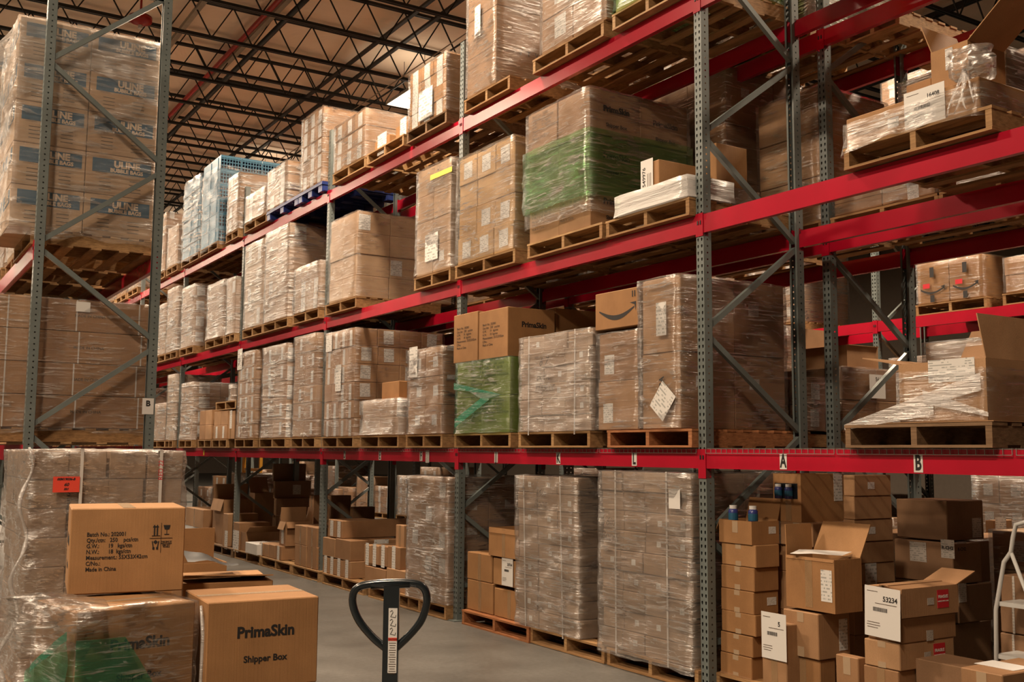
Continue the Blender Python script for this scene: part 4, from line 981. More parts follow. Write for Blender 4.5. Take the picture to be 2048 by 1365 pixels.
box('tall opened carton beyond the third post on the floor', X1+.1, 427, 448, 466, 1000, zb=.145, card='card', xd=.6, open_={'N': (.25, 100), 'F': (.2, -75)})
box('floor carton with a white sheet, beyond the tall opened carton', X1+.05, 398, 424, 432, 1063, zb=.10, card='card', xd=.5, tape='', lab=[('F', .25, .34, .1, .3, 'label')])
box('wide floor carton resting on the one with a white sheet', X1+.05, 372, 407, 426, 1021, zb=hitX(424, 1063, X1+.05).z+.003, card='card', xd=.6, tape='F')
box('narrow floor carton with a red mark near the third post', X1+.03, 447, 457, 462, 1029, zb=.145, card='card', xd=.5, tape='', lab=[('F', .16, .30, .2, .2, 'label')])
box('floor carton with white sheet on its front just past the third post', X1+.03, 467, 479, 500, 1047, zb=.145, card='card', xd=.5, tape='', lab=[('F', .3, .34, 0, .3, 'label')])
pallet('dark pallet under the tall opened carton on the floor', X1, X1+1.1, solveY(463, X1, .07), solveY(424, X1, .07), .001, 'wood_dark')
pallet('wooden pallet at the far floor end behind the foreground bale', X1, X1+1.1, solveY(421, X1, .07), solveY(385, X1, .07), .001)

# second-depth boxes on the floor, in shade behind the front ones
def shade_box(label, X0, uL, uC, uR, vt, vb, card='card_dark', **k):  # darker card by default, putting their shade into the colour
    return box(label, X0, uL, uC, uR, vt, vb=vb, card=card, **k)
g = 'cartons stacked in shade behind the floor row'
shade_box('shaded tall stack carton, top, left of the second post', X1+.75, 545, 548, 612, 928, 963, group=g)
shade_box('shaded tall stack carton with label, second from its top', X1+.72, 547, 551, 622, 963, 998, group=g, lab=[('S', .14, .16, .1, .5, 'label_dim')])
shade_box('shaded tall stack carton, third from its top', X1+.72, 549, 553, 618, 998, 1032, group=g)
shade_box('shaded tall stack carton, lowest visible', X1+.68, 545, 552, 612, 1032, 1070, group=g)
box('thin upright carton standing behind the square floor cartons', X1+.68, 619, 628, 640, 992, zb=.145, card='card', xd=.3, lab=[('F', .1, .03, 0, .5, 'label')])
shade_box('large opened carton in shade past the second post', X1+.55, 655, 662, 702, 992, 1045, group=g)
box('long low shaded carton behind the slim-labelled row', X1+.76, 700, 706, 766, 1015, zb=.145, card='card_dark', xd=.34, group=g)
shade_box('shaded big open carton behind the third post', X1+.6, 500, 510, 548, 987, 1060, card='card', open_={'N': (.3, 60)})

# ---------------------------------------------------------------- floor level, near bay: loose cartons
R = random.Random(11)
def bottle(label, loc, sc=1.0):
    t = thing('pill_bottle', label, 'bottle', loc, 0, 'pill bottles in opened cartons'); t.scale = (sc, sc, sc)
    obj('body', MB().tube([(0, 0, 0), (0, 0, .075), (0, 0, .085)], [.028, .028, .019], 14).mesh('body', 'pill_blue', True), t)
    obj('cap', MB().tube([(0, 0, .084), (0, 0, .104)], [.0215, .0215], 16).mesh('cap', 'white_plastic'), t)
    obj('label_print', MB().tube([(0, 0, .02), (0, 0, .06)], [.0284, .0284], 14, False).mesh('label_print', 'blue_print'), t)
zs = [(1092, 1138), (1138, 1186), (1186, 1232), (1232, 1276), (1276, 1318), (1318, 1364)]
g = 'low cartons in the column by the near post'
XS = 5.42
o = box('opened carton with pill bottles topping the column by the near post', XS, 1438, 1503, 1558, 1044, vb=1091, card='card_orange', open_={'B': (.16, 75), 'N': (.12, -60)}, tape='')
d = o_dims[o.name]; stick(o, 'tape', 'F', d, 0, .72, .055, d[2]*.5, 'tape_pale'); stick(o, 'label', 'S', d, .25, .6, .07, .05, 'label')
c0 = o.location
for i, (a, b) in enumerate(((-.30*d[0], .22*d[1]), (-.10*d[0], -.22*d[1]))):
    bottle('blue pill bottle with white cap, %s one in the column-top carton' % ('farther', 'nearer')[i], (c0.x+a, c0.y+b, c0.z+d[2]-.026), 1.25)
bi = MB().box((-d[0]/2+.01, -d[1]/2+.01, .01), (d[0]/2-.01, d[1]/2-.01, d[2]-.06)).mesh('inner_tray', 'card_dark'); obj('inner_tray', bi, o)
for i, (vt, vb) in enumerate(zs):
    s = [6, 3, 2, 6, 0, -2][i]
    lb = [('S', .09, .055, .22, .55, 'label')] if i in (2,) else []
    box('low carton in the column by the near post, %s under the bottle carton' % ('first', 'second', 'third', 'fourth', 'fifth', 'sixth')[i], XS+.01, 1441+s*.3, 1505+s, 1556+s*.5, vt, vb=vb-.5, card='card_orange', tape='f', group=g, lab=lb)
zlow = hitX(1500, 1364, XS).z
box('bottom carton of the column by the near post, cut by the photo edge', XS+.01, 1440, 1503, 1556, 1365, zb=.145, card='card', tape='F', group=g)
pallet('wooden pallet under the column by the near post', XS-.03, XS+1.1, solveY(1560, XS, .1), solveY(1436, XS, .1), .001)

o = box('open carton with two pill bottles in its cut window, under the A sign', 5.72, 1546, 1601, 1688, 949, vb=1046, card='card_orange', tape='', xd=None, open_={})
d = o_dims[o.name]
win = MB().box((-d[0]/2-.002, -d[1]*.38, d[2]*.48), (-d[0]/2+.001, d[1]*.44, d[2]*.80)).mesh('window', 'opening_dark'); obj('window', win, o)  # dark panel: shade inside the cut opening put into colour
stick(o, 'label', 'S', d, .36, .72, .09, .20, 'label'); stick(o, 'tape', 'F', d, .05, .22, .055, d[2]*.4, 'tape')
for i, b in enumerate((.10, -.09)):
    bottle('dark pill bottle with white cap in the cut window, %s one' % ('farther', 'nearer')[i], (o.location.x-d[0]/2-.0325, o.location.y+b*d[1]*2, o.location.z+d[2]*.48), 1.0)
g = 'brown cartons stacked behind the opened ones'
box('brown carton directly under the cut-window carton', 5.72, 1560, 1625, 1708, 1048, vb=1096, card='card', tape='f', group=g)
box('brown carton second under the cut-window carton', 5.74, 1550, 1622, 1710, 1096, vb=1150, card='card', tape='', group=g)
box('brown carton third under the cut-window carton', 5.74, 1552, 1622, 1712, 1150, vb=1230, card='card', tape='', group=g)
for i, (vt, vb) in enumerate(((951, 994), (994, 1041), (1041, 1086), (1086, 1130), (1130, 1172), (1172, 1222), (1222, 1272))):
    box('brown carton in the rear column under the beam, %s from its top' % ('first', 'second', 'third', 'fourth', 'fifth', 'sixth', 'seventh')[i], 6.05, 1686, 1708, 1782+i*2, vt, vb=vb-.5, card='card', tape='', group=g, lab=[('S', .07, .05, -.05, .5, 'label')] if i in (0, 2) else [('S', .12, .26, -.1, .45, 'label')] if i == 4 else ())
zf = hitX(1708, 1272, 6.05).z
box('base carton of the rear column under the beam', 6.05, 1686, 1708, 1796, 1272, zb=.02, card='card', tape='', group=g)
box('base carton under the cut-window column', 5.74, 1552, 1622, 1712, 1230, zb=.02, card='card', tape='', group=g)

XB = 5.34
o = box('big carton with raised flaps and a long label under the A sign', XB, 1571, 1668, 1724, 1121, vb=1229, card='card_orange', open_={'B': (.24, 62), 'N': (.20, 88), 'F': (.02, -80)})
d = o_dims[o.name]; stick(o, 'label', 'F', d, .34, .5, .09, .20, 'label'); stick(o, 'tape', 'F', d, -.02, .5, .06, d[2]*.9, 'tape', t=.0007)
obj('paper_sheet', sheet_mesh((-.18, .12, d[2]+.012), (.0, -.16, d[2]+.012), (.12, -.14, d[2]+.03), (-.05, .16, d[2]+.03), 'label_blank', nrm=(0, 0, 1)), o)
o = box('carton under the big flapped carton, with tape seam and long label', XB-.02, 1566, 1636, 1700, 1216+14, vb=1322, card='card', tape='f', lab=[('S', .08, .20, .28, .5, 'label')])
box('lowest carton of the flapped stack, cut by the photo edge', XB, 1572, 1640, 1672, 1323, zb=.02, card='card_orange', tape='F')
o = box('carton with a large numbered sheet peeking between two stacks', XB-.12, 1523, 1572, 1580, 1252, zb=.02, card='card', tape='F', xd=.3)
sheet_label(o, 'F', .05, .86, .22, .30, '5')
XF = 5.16
o = box('opened fragile carton with a white 53234 sheet', XF, 1734, 1803, 1916, 1181, vb=1238, card='card', open_={'N': (.14, 175), 'B': (.2, 20), 'S': (.16, 176)}, tape='')
o['label'] = 'opened fragile carton with a large white numbered sheet'
d = o_dims[o.name]; sheet_label(o, 'F', .0, .12, .25, .29, '53234', off=.02, tilt=.03)
def fragile(o, a, z):
    d = o_dims[o.name]; l = stick(o, 'red_sticker', 'S', d, a, z, .105, .105, 'red_label')
    text(l, 'FRAGILE', .024, 'S', (.105, .0016, .105), 0, .12, mat='white_print', bold=.0008, xs=1.0); text(l, 'HANDLE WITH CARE', .0105, 'S', (.105, .0016, .105), 0, -.13, mat='white_print', bold=.0003)
    stick(o, 'label', 'S', d, a-.22, z-.05, .06, .04, 'label_dim')
fragile(o, .22, .55)
box('plain carton under the opened fragile carton', XF+.02, 1735, 1803, 1912, 1238, vb=1289, card='card', tape='F', lab=[('S', .06, .06, 0, .2, 'label_dim')])
o = box('fragile carton with pale tape, third in its stack', XF, 1728, 1799, 1908, 1290, vb=1344, card='card', tape='f'); fragile(o, .22, .5)
box('lowest carton of the fragile stack, cut by the photo edge', XF, 1727, 1797, 1890, 1345, zb=.30, card='card', tape='F')
box('support carton hidden under the fragile stack', XF, 1727, 1797, 1890, 1400, zb=.02, ztop=.295, card='card', tape='')
box('low carton between the flapped stack and the fragile stack', XF+.05, 1671, 1716, 1734, 1318, zb=.02, card='card', tape='f')
o = box('carton with an address sheet lying on top, at the photo corner', 4.86, 1921, 2005, 2090, 1352, zb=.25, card='card', tape='f', xd=.5); 
stick(o, 'address_sheet', 'T', o_dims[o.name], -.05, .12, .16, .22, 'label')
o['label'] = 'carton with an address sheet lying on top, beside the fragile stack'
box('support carton under the address sheet carton', 4.86, 1921, 2005, 2090, 1420, zb=.02, ztop=.245, card='card', tape='', xd=.5)
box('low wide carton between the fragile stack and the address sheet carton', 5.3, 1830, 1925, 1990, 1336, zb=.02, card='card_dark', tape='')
g = 'dark cartons in shade under the B sign'  # shade below the shelf is put into their darker card
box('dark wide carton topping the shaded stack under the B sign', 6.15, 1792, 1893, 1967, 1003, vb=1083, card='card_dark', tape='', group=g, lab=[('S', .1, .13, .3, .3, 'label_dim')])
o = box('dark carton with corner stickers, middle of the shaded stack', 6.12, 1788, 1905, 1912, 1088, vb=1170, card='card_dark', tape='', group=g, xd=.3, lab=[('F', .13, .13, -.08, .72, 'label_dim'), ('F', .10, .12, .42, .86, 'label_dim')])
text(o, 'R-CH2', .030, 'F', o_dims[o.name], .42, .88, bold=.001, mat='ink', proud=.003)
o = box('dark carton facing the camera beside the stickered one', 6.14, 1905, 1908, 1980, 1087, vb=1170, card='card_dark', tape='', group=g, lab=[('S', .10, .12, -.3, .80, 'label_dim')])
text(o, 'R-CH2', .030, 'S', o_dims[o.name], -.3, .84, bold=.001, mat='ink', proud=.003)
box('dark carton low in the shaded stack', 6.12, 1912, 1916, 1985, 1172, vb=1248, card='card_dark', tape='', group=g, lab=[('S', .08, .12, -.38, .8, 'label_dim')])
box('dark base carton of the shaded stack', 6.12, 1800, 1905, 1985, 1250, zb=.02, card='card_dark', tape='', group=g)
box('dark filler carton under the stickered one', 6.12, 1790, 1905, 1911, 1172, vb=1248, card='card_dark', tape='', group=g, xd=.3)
g = 'strapped brown cartons by the step ladder'
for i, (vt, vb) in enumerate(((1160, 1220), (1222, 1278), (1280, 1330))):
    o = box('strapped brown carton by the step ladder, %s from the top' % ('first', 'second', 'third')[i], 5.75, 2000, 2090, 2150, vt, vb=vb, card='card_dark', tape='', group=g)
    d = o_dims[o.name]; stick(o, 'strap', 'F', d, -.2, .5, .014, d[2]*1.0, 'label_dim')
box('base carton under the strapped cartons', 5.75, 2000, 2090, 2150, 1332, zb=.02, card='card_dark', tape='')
g = 'labelled cartons far behind the ladder'
for i, (a, b, c, vt, vb) in enumerate(((1970, 1985, 2025, 1042, 1078), (1972, 1988, 2052, 1083, 1140), (1972, 1990, 2050, 1142, 1200))):
    box('labelled carton far behind the step ladder, %s from the top' % ('first', 'second', 'third')[i], 7.6, a, b, c, vt, vb=vb, card='card', tape='', group=g, lab=[('S', .14, .16, -.1, .6, 'label')])
box('base of the labelled cartons behind the step ladder', 7.6, 1972, 1990, 2050, 1203, zb=.02, card='card', tape='')
# step ladder
lx = 5.55
def P(u, v, x=lx): return hitX(u, v, x)
t = thing('step_ladder', 'white tubular step ladder with curved top rail at the photo side', 'ladder', (lx, P(2035, 1200).y, 0))
t['label'] = 'white tubular step ladder with a curved top rail by the strapped cartons'
def loc(p): return tuple(Vector(p)-t.location)
rail = [P(2075, 1050), P(2050, 1045), P(2032, 1050), P(2026, 1075), P(2022, 1105), P(2008, 1125), P(2002, 1160), P(1992, 1220)]
foot = Vector((lx, P(1985, 1300).y, 0))
for dx in (0, .42):
    obj('side_rail', MB().tube([loc(q+Vector((dx, 0, 0))) for q in rail+[foot]], .0125, 10).mesh('side_rail', 'white_paint', True), t)
    q = rail[4]+Vector((dx, 0, 0)); obj('rear_leg', MB().tube([loc(q), loc(Vector((lx+dx, q.y-.45, .0)))], .011, 8).mesh('rear_leg', 'white_paint', True), t)
for k, f in enumerate((.25, .5, .75)):
    q = rail[4].lerp(foot, f); q0 = loc(q)
    obj('step', MB().box((q0[0], q0[1]-.12, q0[2]-.012), (q0[0]+.42, q0[1]+.05, q0[2]+.012)).mesh('step', 'white_paint'), t)
# plastic bag sign behind the bottle carton
tag(obj('plastic_envelope', sheet_mesh(P(1440, 1035, 6.0), P(1522, 1042, 6.0), P(1521, 980, 6.0), P(1444, 979, 6.0), 'label_dim', amp=.02, nrm=(-1, 0, 0))), 'grey document pouch hanging behind the pill bottles', 'pouch')

# ---------------------------------------------------------------- near bay, lowest and middle shelf
XP = 5.25
pallet('grey weathered pallet under the corner-opened carton, over the B sign', XP, XP+1.1, solveY(1985, XP, 1.9), solveY(1688, XP, 1.9), LV[1]+.01, 'wood_dark')
zp = LV[1]+.153
tag(obj('cardboard_sheet', slab_mesh(1.08, solveY(1690, XP, 1.9)-solveY(1985, XP, 1.9), .005, 'card', 'cardboard_sheet'), None, (XP+.55, (solveY(1690, XP, 1.9)+solveY(1985, XP, 1.9))/2, zp+.0035)), 'flat cardboard sheet laid on the grey weathered pallet', 'sheet')
o = box('opened carton with a scrawled mark and white sheet, over the B sign', XP+.03, 1797, 1971, 2140, 716, zb=zp+.008, card='card', xd=.55, tape='', open_={'N': (.28, 12), 'B': (.30, 55), 'S': (.26, 100)})
d = o_dims[o.name]; l = stick(o, 'white_sheet', 'F', d, .12, .84, .30, .13, 'label'); text(o, 'B', .06, 'F', d, .36, .66, bold=.002, shear=.6, rot=.5)
t2 = o
wz = film_mesh(d[0], d[1], 0.0, d[2]*.86, 'film_light', res=.06, amp=.01, top=0, seed=9, gap=.012); obj('stretch_wrap', wz, o)
by0, by1 = -d[1]/2, d[1]/2
xa = -d[0]/2-.02
def band(parent, a, b, w0, w1, mat='film_band', nm='film_band', x=xa):
    m = sheet_mesh((x, a[0], a[1]-w0), (x, b[0], b[1]-w1), (x, b[0], b[1]+w1), (x, a[0], a[1]+w0), mat, n=10, amp=.008, nrm=(-1, 0, 0)); return obj(nm, m, parent)
band(o, (by1+.40, -.02), (by0+.02, d[2]*.62), .012, .05)
band(o, (by1+.40, -.03), (by1-.25, d[2]*.20), .012, .03)
band(o, (by1-.18, d[2]*.42), (by0-.02, .03), .04, .012)
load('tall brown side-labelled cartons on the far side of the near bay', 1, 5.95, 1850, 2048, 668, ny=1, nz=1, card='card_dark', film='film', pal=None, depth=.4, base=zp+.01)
o = box('long carton with a big 16408 sheet on the middle shelf', XP+.03, 1692, 1958, 2060, 152, zb=LV[2]+.152, card='card_orange', xd=.6, tape='')
o['label'] = 'long low carton with a big numbered sheet under ragged film, middle shelf'
d = o_dims[o.name]
l = sheet_label(o, 'F', .12, .55, .28, .25, '16408', off=.005); stick(o, 'label', 'F', d, -.12, .42, .08, .06, 'label')
obj('stretch_wrap', film_mesh(d[0], d[1], -.03, d[2]*.82, 'film', res=.05, amp=.02, top=0, seed=22, gap=.014, flare=.04), o)
pallet('pale wooden pallet under the long low carton, middle shelf', XP, XP+1.1, solveY(1985, XP, 3.6), solveY(1686, XP, 3.6), LV[2]+.008)
zc2 = LV[2]+.152+d[2]+.004
def tuft(parent, p, n, L, mat='film_crinkle'):
    RR = random.Random(5)
    for i in range(n):
        pts = [Vector(p)]; q = Vector(p); dr = Vector((-.2+RR.uniform(-.1, .1), RR.uniform(-.5, .5), -.8))
        for k in range(6): q = q+dr*(L/6)*RR.uniform(.7, 1.2); dr = (dr+Vector((0, RR.uniform(-.3, .3), -.25))).normalized(); pts.append(q.copy())
        obj('film_tail', MB().tube(pts, [.014, .011, .008, .006, .006, .005, .003], 5).mesh('film_tail', mat, True), parent)
kn = hitX(1945, 118, XP+.03); kl = tuple(kn-o.location)
nb = film_mesh(.10, .15, -.10, .05, 'film_crinkle', res=.014, amp=.05, top=.04, close=True, seed=3); k_ = obj('film_bunch', nb, o, kl)
tuft(o, (kl[0]-.08, kl[1], kl[2]-.08), 4, .28)
o = box('open carton standing on the long low carton', XP+.12, 1861, 1935, 2012, 79, zb=zc2, card='card_orange', tape='', xd=.36, open_={'S': (.34, 38), 'N': (.2, 70), 'B': (.2, 80)})
stick(o, 'tape', 'F', o_dims[o.name], 0, .72, .05, .13, 'film_band')
box('flat carton at the far end of the long low carton', XP+.35, 1812, 1862, 1900, 155, zb=zc2, card='card_orange', tape='', xd=.3)
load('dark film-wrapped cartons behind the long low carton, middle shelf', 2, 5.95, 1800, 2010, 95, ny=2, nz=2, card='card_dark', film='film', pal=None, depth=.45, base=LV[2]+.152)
load('unseen cartons added to cast shade, near bay of the top shelf', 3, XP, 1480, 1720, -600, ny=2, nz=3, card='card', film='film', lab=())  # load out of view, added to cast shade below
pallet('wooden pallet overhead at the near end of the top shelf', XP, XP+1.15, 2.4, 3.5, LV[3]+.004, 'wood_dark')

# ---------------------------------------------------------------- rear rack and distant rack
def load_side(desc, lvl, Y0, uL, uR, vt, nx=2, nz=3, dy=1.05, card='card', film='film', lab=None, pal='wood', base=None, notched=False, group=None):
    n = LOADN[0]; LOADN[0] += 1; R = random.Random(n*7+1)
    zb = (LV[lvl]+(.146 if lvl != 1 else .154)) if base is None else base
    d = ray((uL+uR)/2, vt); zt = (EYEP+d*(Y0/d.y)).z
    x0 = solveX(uL, Y0, (zb+zt)/2); x1 = solveX(uR, Y0, (zb+zt)/2)
    if pal: pallet('wooden pallet under the '+desc, x0-.03, x1+.03, Y0-.03, Y0+dy+.03, zb-.142, pal, notched=notched)
    t = thing('carton_load', desc, 'wrapped pallet load' if film else 'carton stack', ((x0+x1)/2, Y0+dy/2, zb), 0, group)
    W, H = x1-x0, zt-zb; cx, cy, cz = W/nx, dy/2, H/nz; dims = (cx-.005, cy-.005, cz-.004); me = carton_mesh(*dims, card)
    for iz in range(nz):
        for ix in range(nx):
            for iy in range(2):
                if iy and ix: continue
                o = obj('carton', me, t, (-W/2+cx*(ix+.5)+R.uniform(-.006, .006), -dy/2+cy*(iy+.5)+R.uniform(-.006, .006), iz*cz+.001))
                for (face, w, h, a, z, pr) in (lab or ()):
                    if ((face == 'S' and iy == 0) or (face == 'F' and ix == 0)) and R.random() < pr: stick(o, 'label', face, dims, a, z, w, h, 'label')
    if film: obj('stretch_wrap', film_mesh(W, dy, .006, H+.004, film, res=.1, amp=.012, seed=n, gap=.012), t)
    return t, (W, dy, H), dims
load('film-covered load on the rear rack above the near bay, farther one', 2, XR2+.02, 1668, 1868, 335, ny=2, nz=2, card='card', film='film', depth=1.0, lab=[LB(.1, .1, .1, .5, .5)])
load('film-covered load on the rear rack above the near bay, nearer one', 2, XR2+.02, 1885, 2120, 300, ny=2, nz=2, card='card', film='film', depth=1.0)
load('wrapped flat cartons high on the rear rack beside the roof gap', 3, XR2+.45, 1700, 1792, 30, ny=2, nz=3, card='card', film='film', depth=.6)
Y = Y0R+PW
tt, dm, dc = load_side('six small cartons with a numbered sheet behind the rear frame', 1, Y+.25, 1684, 1818, 738, nx=2, nz=2, card='card', film='film_light', lab=[LS(.10, .10, .1, .3, .5)])
o_dims['x'] = dm
l = stick(tt, 'shipping_sheet', 'S', dm, -.02, .72, .21, .21, 'label_blank'); l.location.y -= .03; text(l, '56694', .05, 'S', (.21, .0016, .21), .18, .30)
box_at('half-open carton on the six small cartons behind the rear frame', (tt.location.x+.05, tt.location.y-.1, tt.location.z+dm[2]+.02), (.42, .5, .20), 'card', 0, None, '', (), {'S': (.02, 0), 'N': (.2, 80)})
load_side('tall dark boxed goods seen between upright frames, middle shelf', 2, Y+.95, 1452, 1640, 158, nx=2, nz=3, card='card', film='film_light', lab=[LS(.10, .09, -.1, .6, .3)])
tt, dm, dc = load_side('cartons with curved arrows beside the rear upright, middle shelf', 2, Y+.02, 1640, 1775, 190, nx=1, nz=3, card='card', film='film_light', dy=.7)
load_side('wrapped cartons seen under the middle beam past the near post', 1, Y+.1, 1610, 1652, 755, nx=1, nz=2, card='card', film='film', lab=[LS(.10, .14, 0, .5, 1)])
cards = ['card', 'card', 'card_orange', 'card_pale', 'card_dark']
RB = random.Random(21)
Nw = {0: 'nearest', 1: 'middle', 2: 'farthest'}
def fill(X, bays, Yb, lvls, rackname, skip=(), lowp=.0, depth=1.05, kx=.0):
    for k in bays:
        for L in lvls:
            for i in range(3):
                if (k, L, i) in skip: continue
                wy = (BAYL-PW)/3; ya = Yb+k*BAYL+PW+i*wy+RB.uniform(.05, .12); yb = ya+wy-RB.uniform(.16, .3)
                H = RB.uniform(.8, 1.42) if L else RB.uniform(.5, 1.4)
                zb = LV[L]+(.154 if L == 1 else .146); nz = RB.choice((3, 4, 5)); ny = RB.choice((2, 3))
                desc = '%s cartons, %s, bay %s, %s place' % (rackname, ('floor level', 'lowest shelf', 'middle shelf', 'top shelf')[L], ('one', 'two', 'three', 'four', 'five', 'six', 'seven', 'eight', 'nine')[k-bays[0]], Nw[i])
                pallet('pallet under the '+desc, X, X+1.1, ya-.03, yb+.03, zb-.142)
                t = thing('carton_load', desc, 'wrapped pallet load', (X+depth/2+.01, (ya+yb)/2, zb), 0, 'background loads, '+rackname)
                W = yb-ya; cx, cy, cz = depth/2, W/ny, H/nz; dims = (cx-.005, cy-.005, cz-.003); me = carton_mesh(*dims, RB.choice(cards))
                lb = RB.random() < .6
                for iz in range(nz):
                    for iy in range(ny):
                        o = obj('carton', me, t, (-depth/2+cx*.5+RB.uniform(-.01, .01), -W/2+cy*(iy+.5)+RB.uniform(-.008, .008), iz*cz+.001))
                        if lb: stick(o, 'label', 'F', dims, .1, .5, .12, .14, 'label')
                    o = obj('carton', me, t, (-depth/2+cx*1.5, -W/2+cy*.5, iz*cz+.001))
                obj('stretch_wrap', film_mesh(depth, W, .006, H+.004, RB.choice(('film', 'film_light', 'film_heavy')), res=.13, amp=.012, seed=k*7+L+i, gap=.012), t)
fill(X1, [5, 6, 7], Y0R, (0, 1, 2, 3), 'far-end lettered-rack')
fill(XR2+.02, [0, 1, 2, 3, 4], Y0R, (0, 1, 2, 3), 'rear-rack', skip={(0, 2, 0), (0, 1, 0), (0, 2, 1), (0, 0, 0), (0, 0, 1), (1, 0, 0), (1, 0, 2), (2, 0, 1), (3, 0, 0), (2, 0, 2)})
fill(XR2+.05, [-1], Y0R, (0,), 'near-bay rear-rack')
fill(XR3+.02, [0, 1, 2, 3, 4, 5, 6], Y3, (0, 1, 2), 'distant-rack', skip={(0, 2, 0)})
fill(XR3+.02, [-2, -1], Y3, (0,), 'distant-rack near-end')
tt, dm, dc = load('cartons with curved arrows and red tags on the distant rack', 2, XR3+.02, 1834, 1965, 507, ny=2, nz=1, card='card_orange', film='film_light', depth=1.0)
fill(XR3+.02, [-1], Y3, (1, 3), 'near distant-rack')
load('plain cartons beside the arrow cartons on the distant rack', 2, XR3+.02, 2008, 2140, 495, ny=2, nz=2, card='card_orange', film='film_light', depth=1.0)
tt['label'] = tt['label']
# arrows on the distant rack cartons
W_, D_, H_ = dm
for s_ in (-.25, .25):
    m = MB(); n = 12
    for i in range(n):
        t0, t1 = i/n, (i+1)/n
        f = lambda t: (s_*D_*1.0+(-.17+.34*t), H_*(.34-.10*math.sin(PI*t)))
        (a0, z0), (a1, z1) = f(t0), f(t1); q = .012
        m.quad((-W_/2-.03, -a0, z0-q), (-W_/2-.03, -a1, z1-q), (-W_/2-.03, -a1, z1+q), (-W_/2-.03, -a0, z0+q))
    a_, z_ = -(s_*D_+.17), H_*.34
    m.quad((-W_/2-.03, a_+.05, z_+.02), (-W_/2-.03, a_-.015, z_+.03), (-W_/2-.03, a_-.01, z_-.04), (-W_/2-.03, a_+.005, z_-.0))
    obj('curved_arrow', m.mesh('curved_arrow', 'ink'), tt); _o = stick(tt, 'red_tag', 'F', dm, s_*1.0-.09, .42, .10, .06, 'red_label'); _o.location.x -= .03; _o = stick(tt, 'black_tape', 'F', dm, s_*1.0-.0, .74, .06, .13, 'ink'); _o.location.x -= .03; _o = stick(tt, 'black_tape', 'F', dm, s_*1.0-.0, .10, .06, .09, 'ink'); _o.location.x -= .03

# ---------------------------------------------------------------- rack at the aisle mouth: bubble bags above, China cartons below
yb0 = YL+PW+.11
def xat(u, y, z): return solveX(u, y, z)
zb = LV[2]+.146; p = ray(20, 40)
x0 = xat(27, yb0, 4.5); x1 = xat(311, yb0, 4.5); dd = ray(30, 28); ztop = (EYEP+dd*(yb0/dd.y)).z
W, D, H = x1-x0, 1.15, ztop-zb
pallet('wooden pallet seen from below under the bubble bag cartons', XL-.02, max(x1+.02, XL+DL+.02), yb0-.01, yb0+D+.03, LV[2]+.004)
t = thing('carton_load', 'milky-wrapped load of bubble bag cartons with blue printed bands', 'wrapped pallet load', ((x0+x1)/2, yb0+D/2, zb))
nz = 5; cz = H/nz; dims = (W/2-.006, D/2-.006, cz-.004); me = carton_mesh(*dims, 'card_pale')
for iz in range(nz):
    for ix in range(2):
        for iy in range(2):
            if iy and ix: continue
            o = obj('carton', me, t, (-W/2+W/4*(1+2*ix), -D/2+D/4*(1+2*iy), iz*cz+.001))
            for fc in (('S',) if iy == 0 else ())+(('F',) if ix == 0 else ()):
                wdt = dims[0] if fc == 'S' else dims[1]
                l = stick(o, 'blue_band', fc, dims, .02, .72, wdt*.86, cz*.34, 'blue_print')
                ld = (wdt*.86, .0016, cz*.34) if fc == 'S' else (.0016, wdt*.86, cz*.34)
                text(l, 'ULINE', cz*.22, fc, ld, .08, .16, mat='pale_print', bold=.004, proud=.002); text(l, 'BUBBLE BAGS', cz*.125, fc, ld, .08, -.28, mat='pale_print', bold=.002, proud=.002)
                if fc == 'S':
                    for q in range(4):
                        for s in (-1, 1): stick(o, 'print_line', 'S', dims, s*.22, .40-q*.09, wdt*.17, .006, 'ink_soft')
                    text(o, 'CONTENTS', cz*.045, 'S', dims, -.28, .52, mat='ink_soft')
obj('stretch_wrap', film_mesh(W, D, -.06, H+.004, 'film_milky', res=.05, amp=.016, seed=2, gap=.012, flare=.03, top=.1), t)
# a loose hood of film bulging out beside and over the near top corner
hood = MB(); n1, n2 = 14, 22
for j in range(n2+1):
    b = j/n2; z = H*(1.0-.52*b)
    for i in range(n1+1):
        a = i/n1; out = .02+.20*math.sin(PI*min(1, b*1.25))*math.sin(PI*.5*(1-abs(2*a-1)))+.03*noise.noise(Vector((a*5, b*7, 1)))
        hood.v.append((-W/2-out, -D/2+D*a*.9, z))
for j in range(n2):
    for i in range(n1): k = j*(n1+1)+i; hood.f.append((k, k+1, k+n1+2, k+n1+1))
obj('film_hood', hood.mesh('film_hood', 'film_milky', True), t)
obj('film_sheet', sheet_mesh((-W/2, -D/2-.03, H*.60), (W/2, -D/2-.03, H*.98), (W/2, -D/2-.03, H*1.0), (-W/2, -D/2-.03, H*.99), 'film_milky', n=16, amp=.03), t)
obj('film_sheet', sheet_mesh((-.05, -D/2-.045, H*.82), (W/2, -D/2-.04, H*.66), (W/2, -D/2-.04, H*.96), (-.05, -D/2-.045, H*.84), 'film_milky', n=16, amp=.03, seed=5), t)
obj('film_band', sheet_mesh((-W*.30, -D/2-.05, H*.42), (W*.36, -D/2-.05, H*.62), (W*.40, -D/2-.05, H*.70), (-W*.30, -D/2-.05, H*.46), 'film_milky', n=12, amp=.01, seed=8), t)
def uy(x, y): return proj((x, y, 3.5))[0]
# next bubble bag load behind, along the shelf
load('second load of bubble bag cartons farther along the same shelf', 2, XL+.04, 0, 3, 95, Yr=(11.30, 12.22), ztop=5.5, depth=1.0, ny=2, nz=5, card='card_pale', film='film_milky', lab=[('F', .38, .07, 0, .72, 1)])
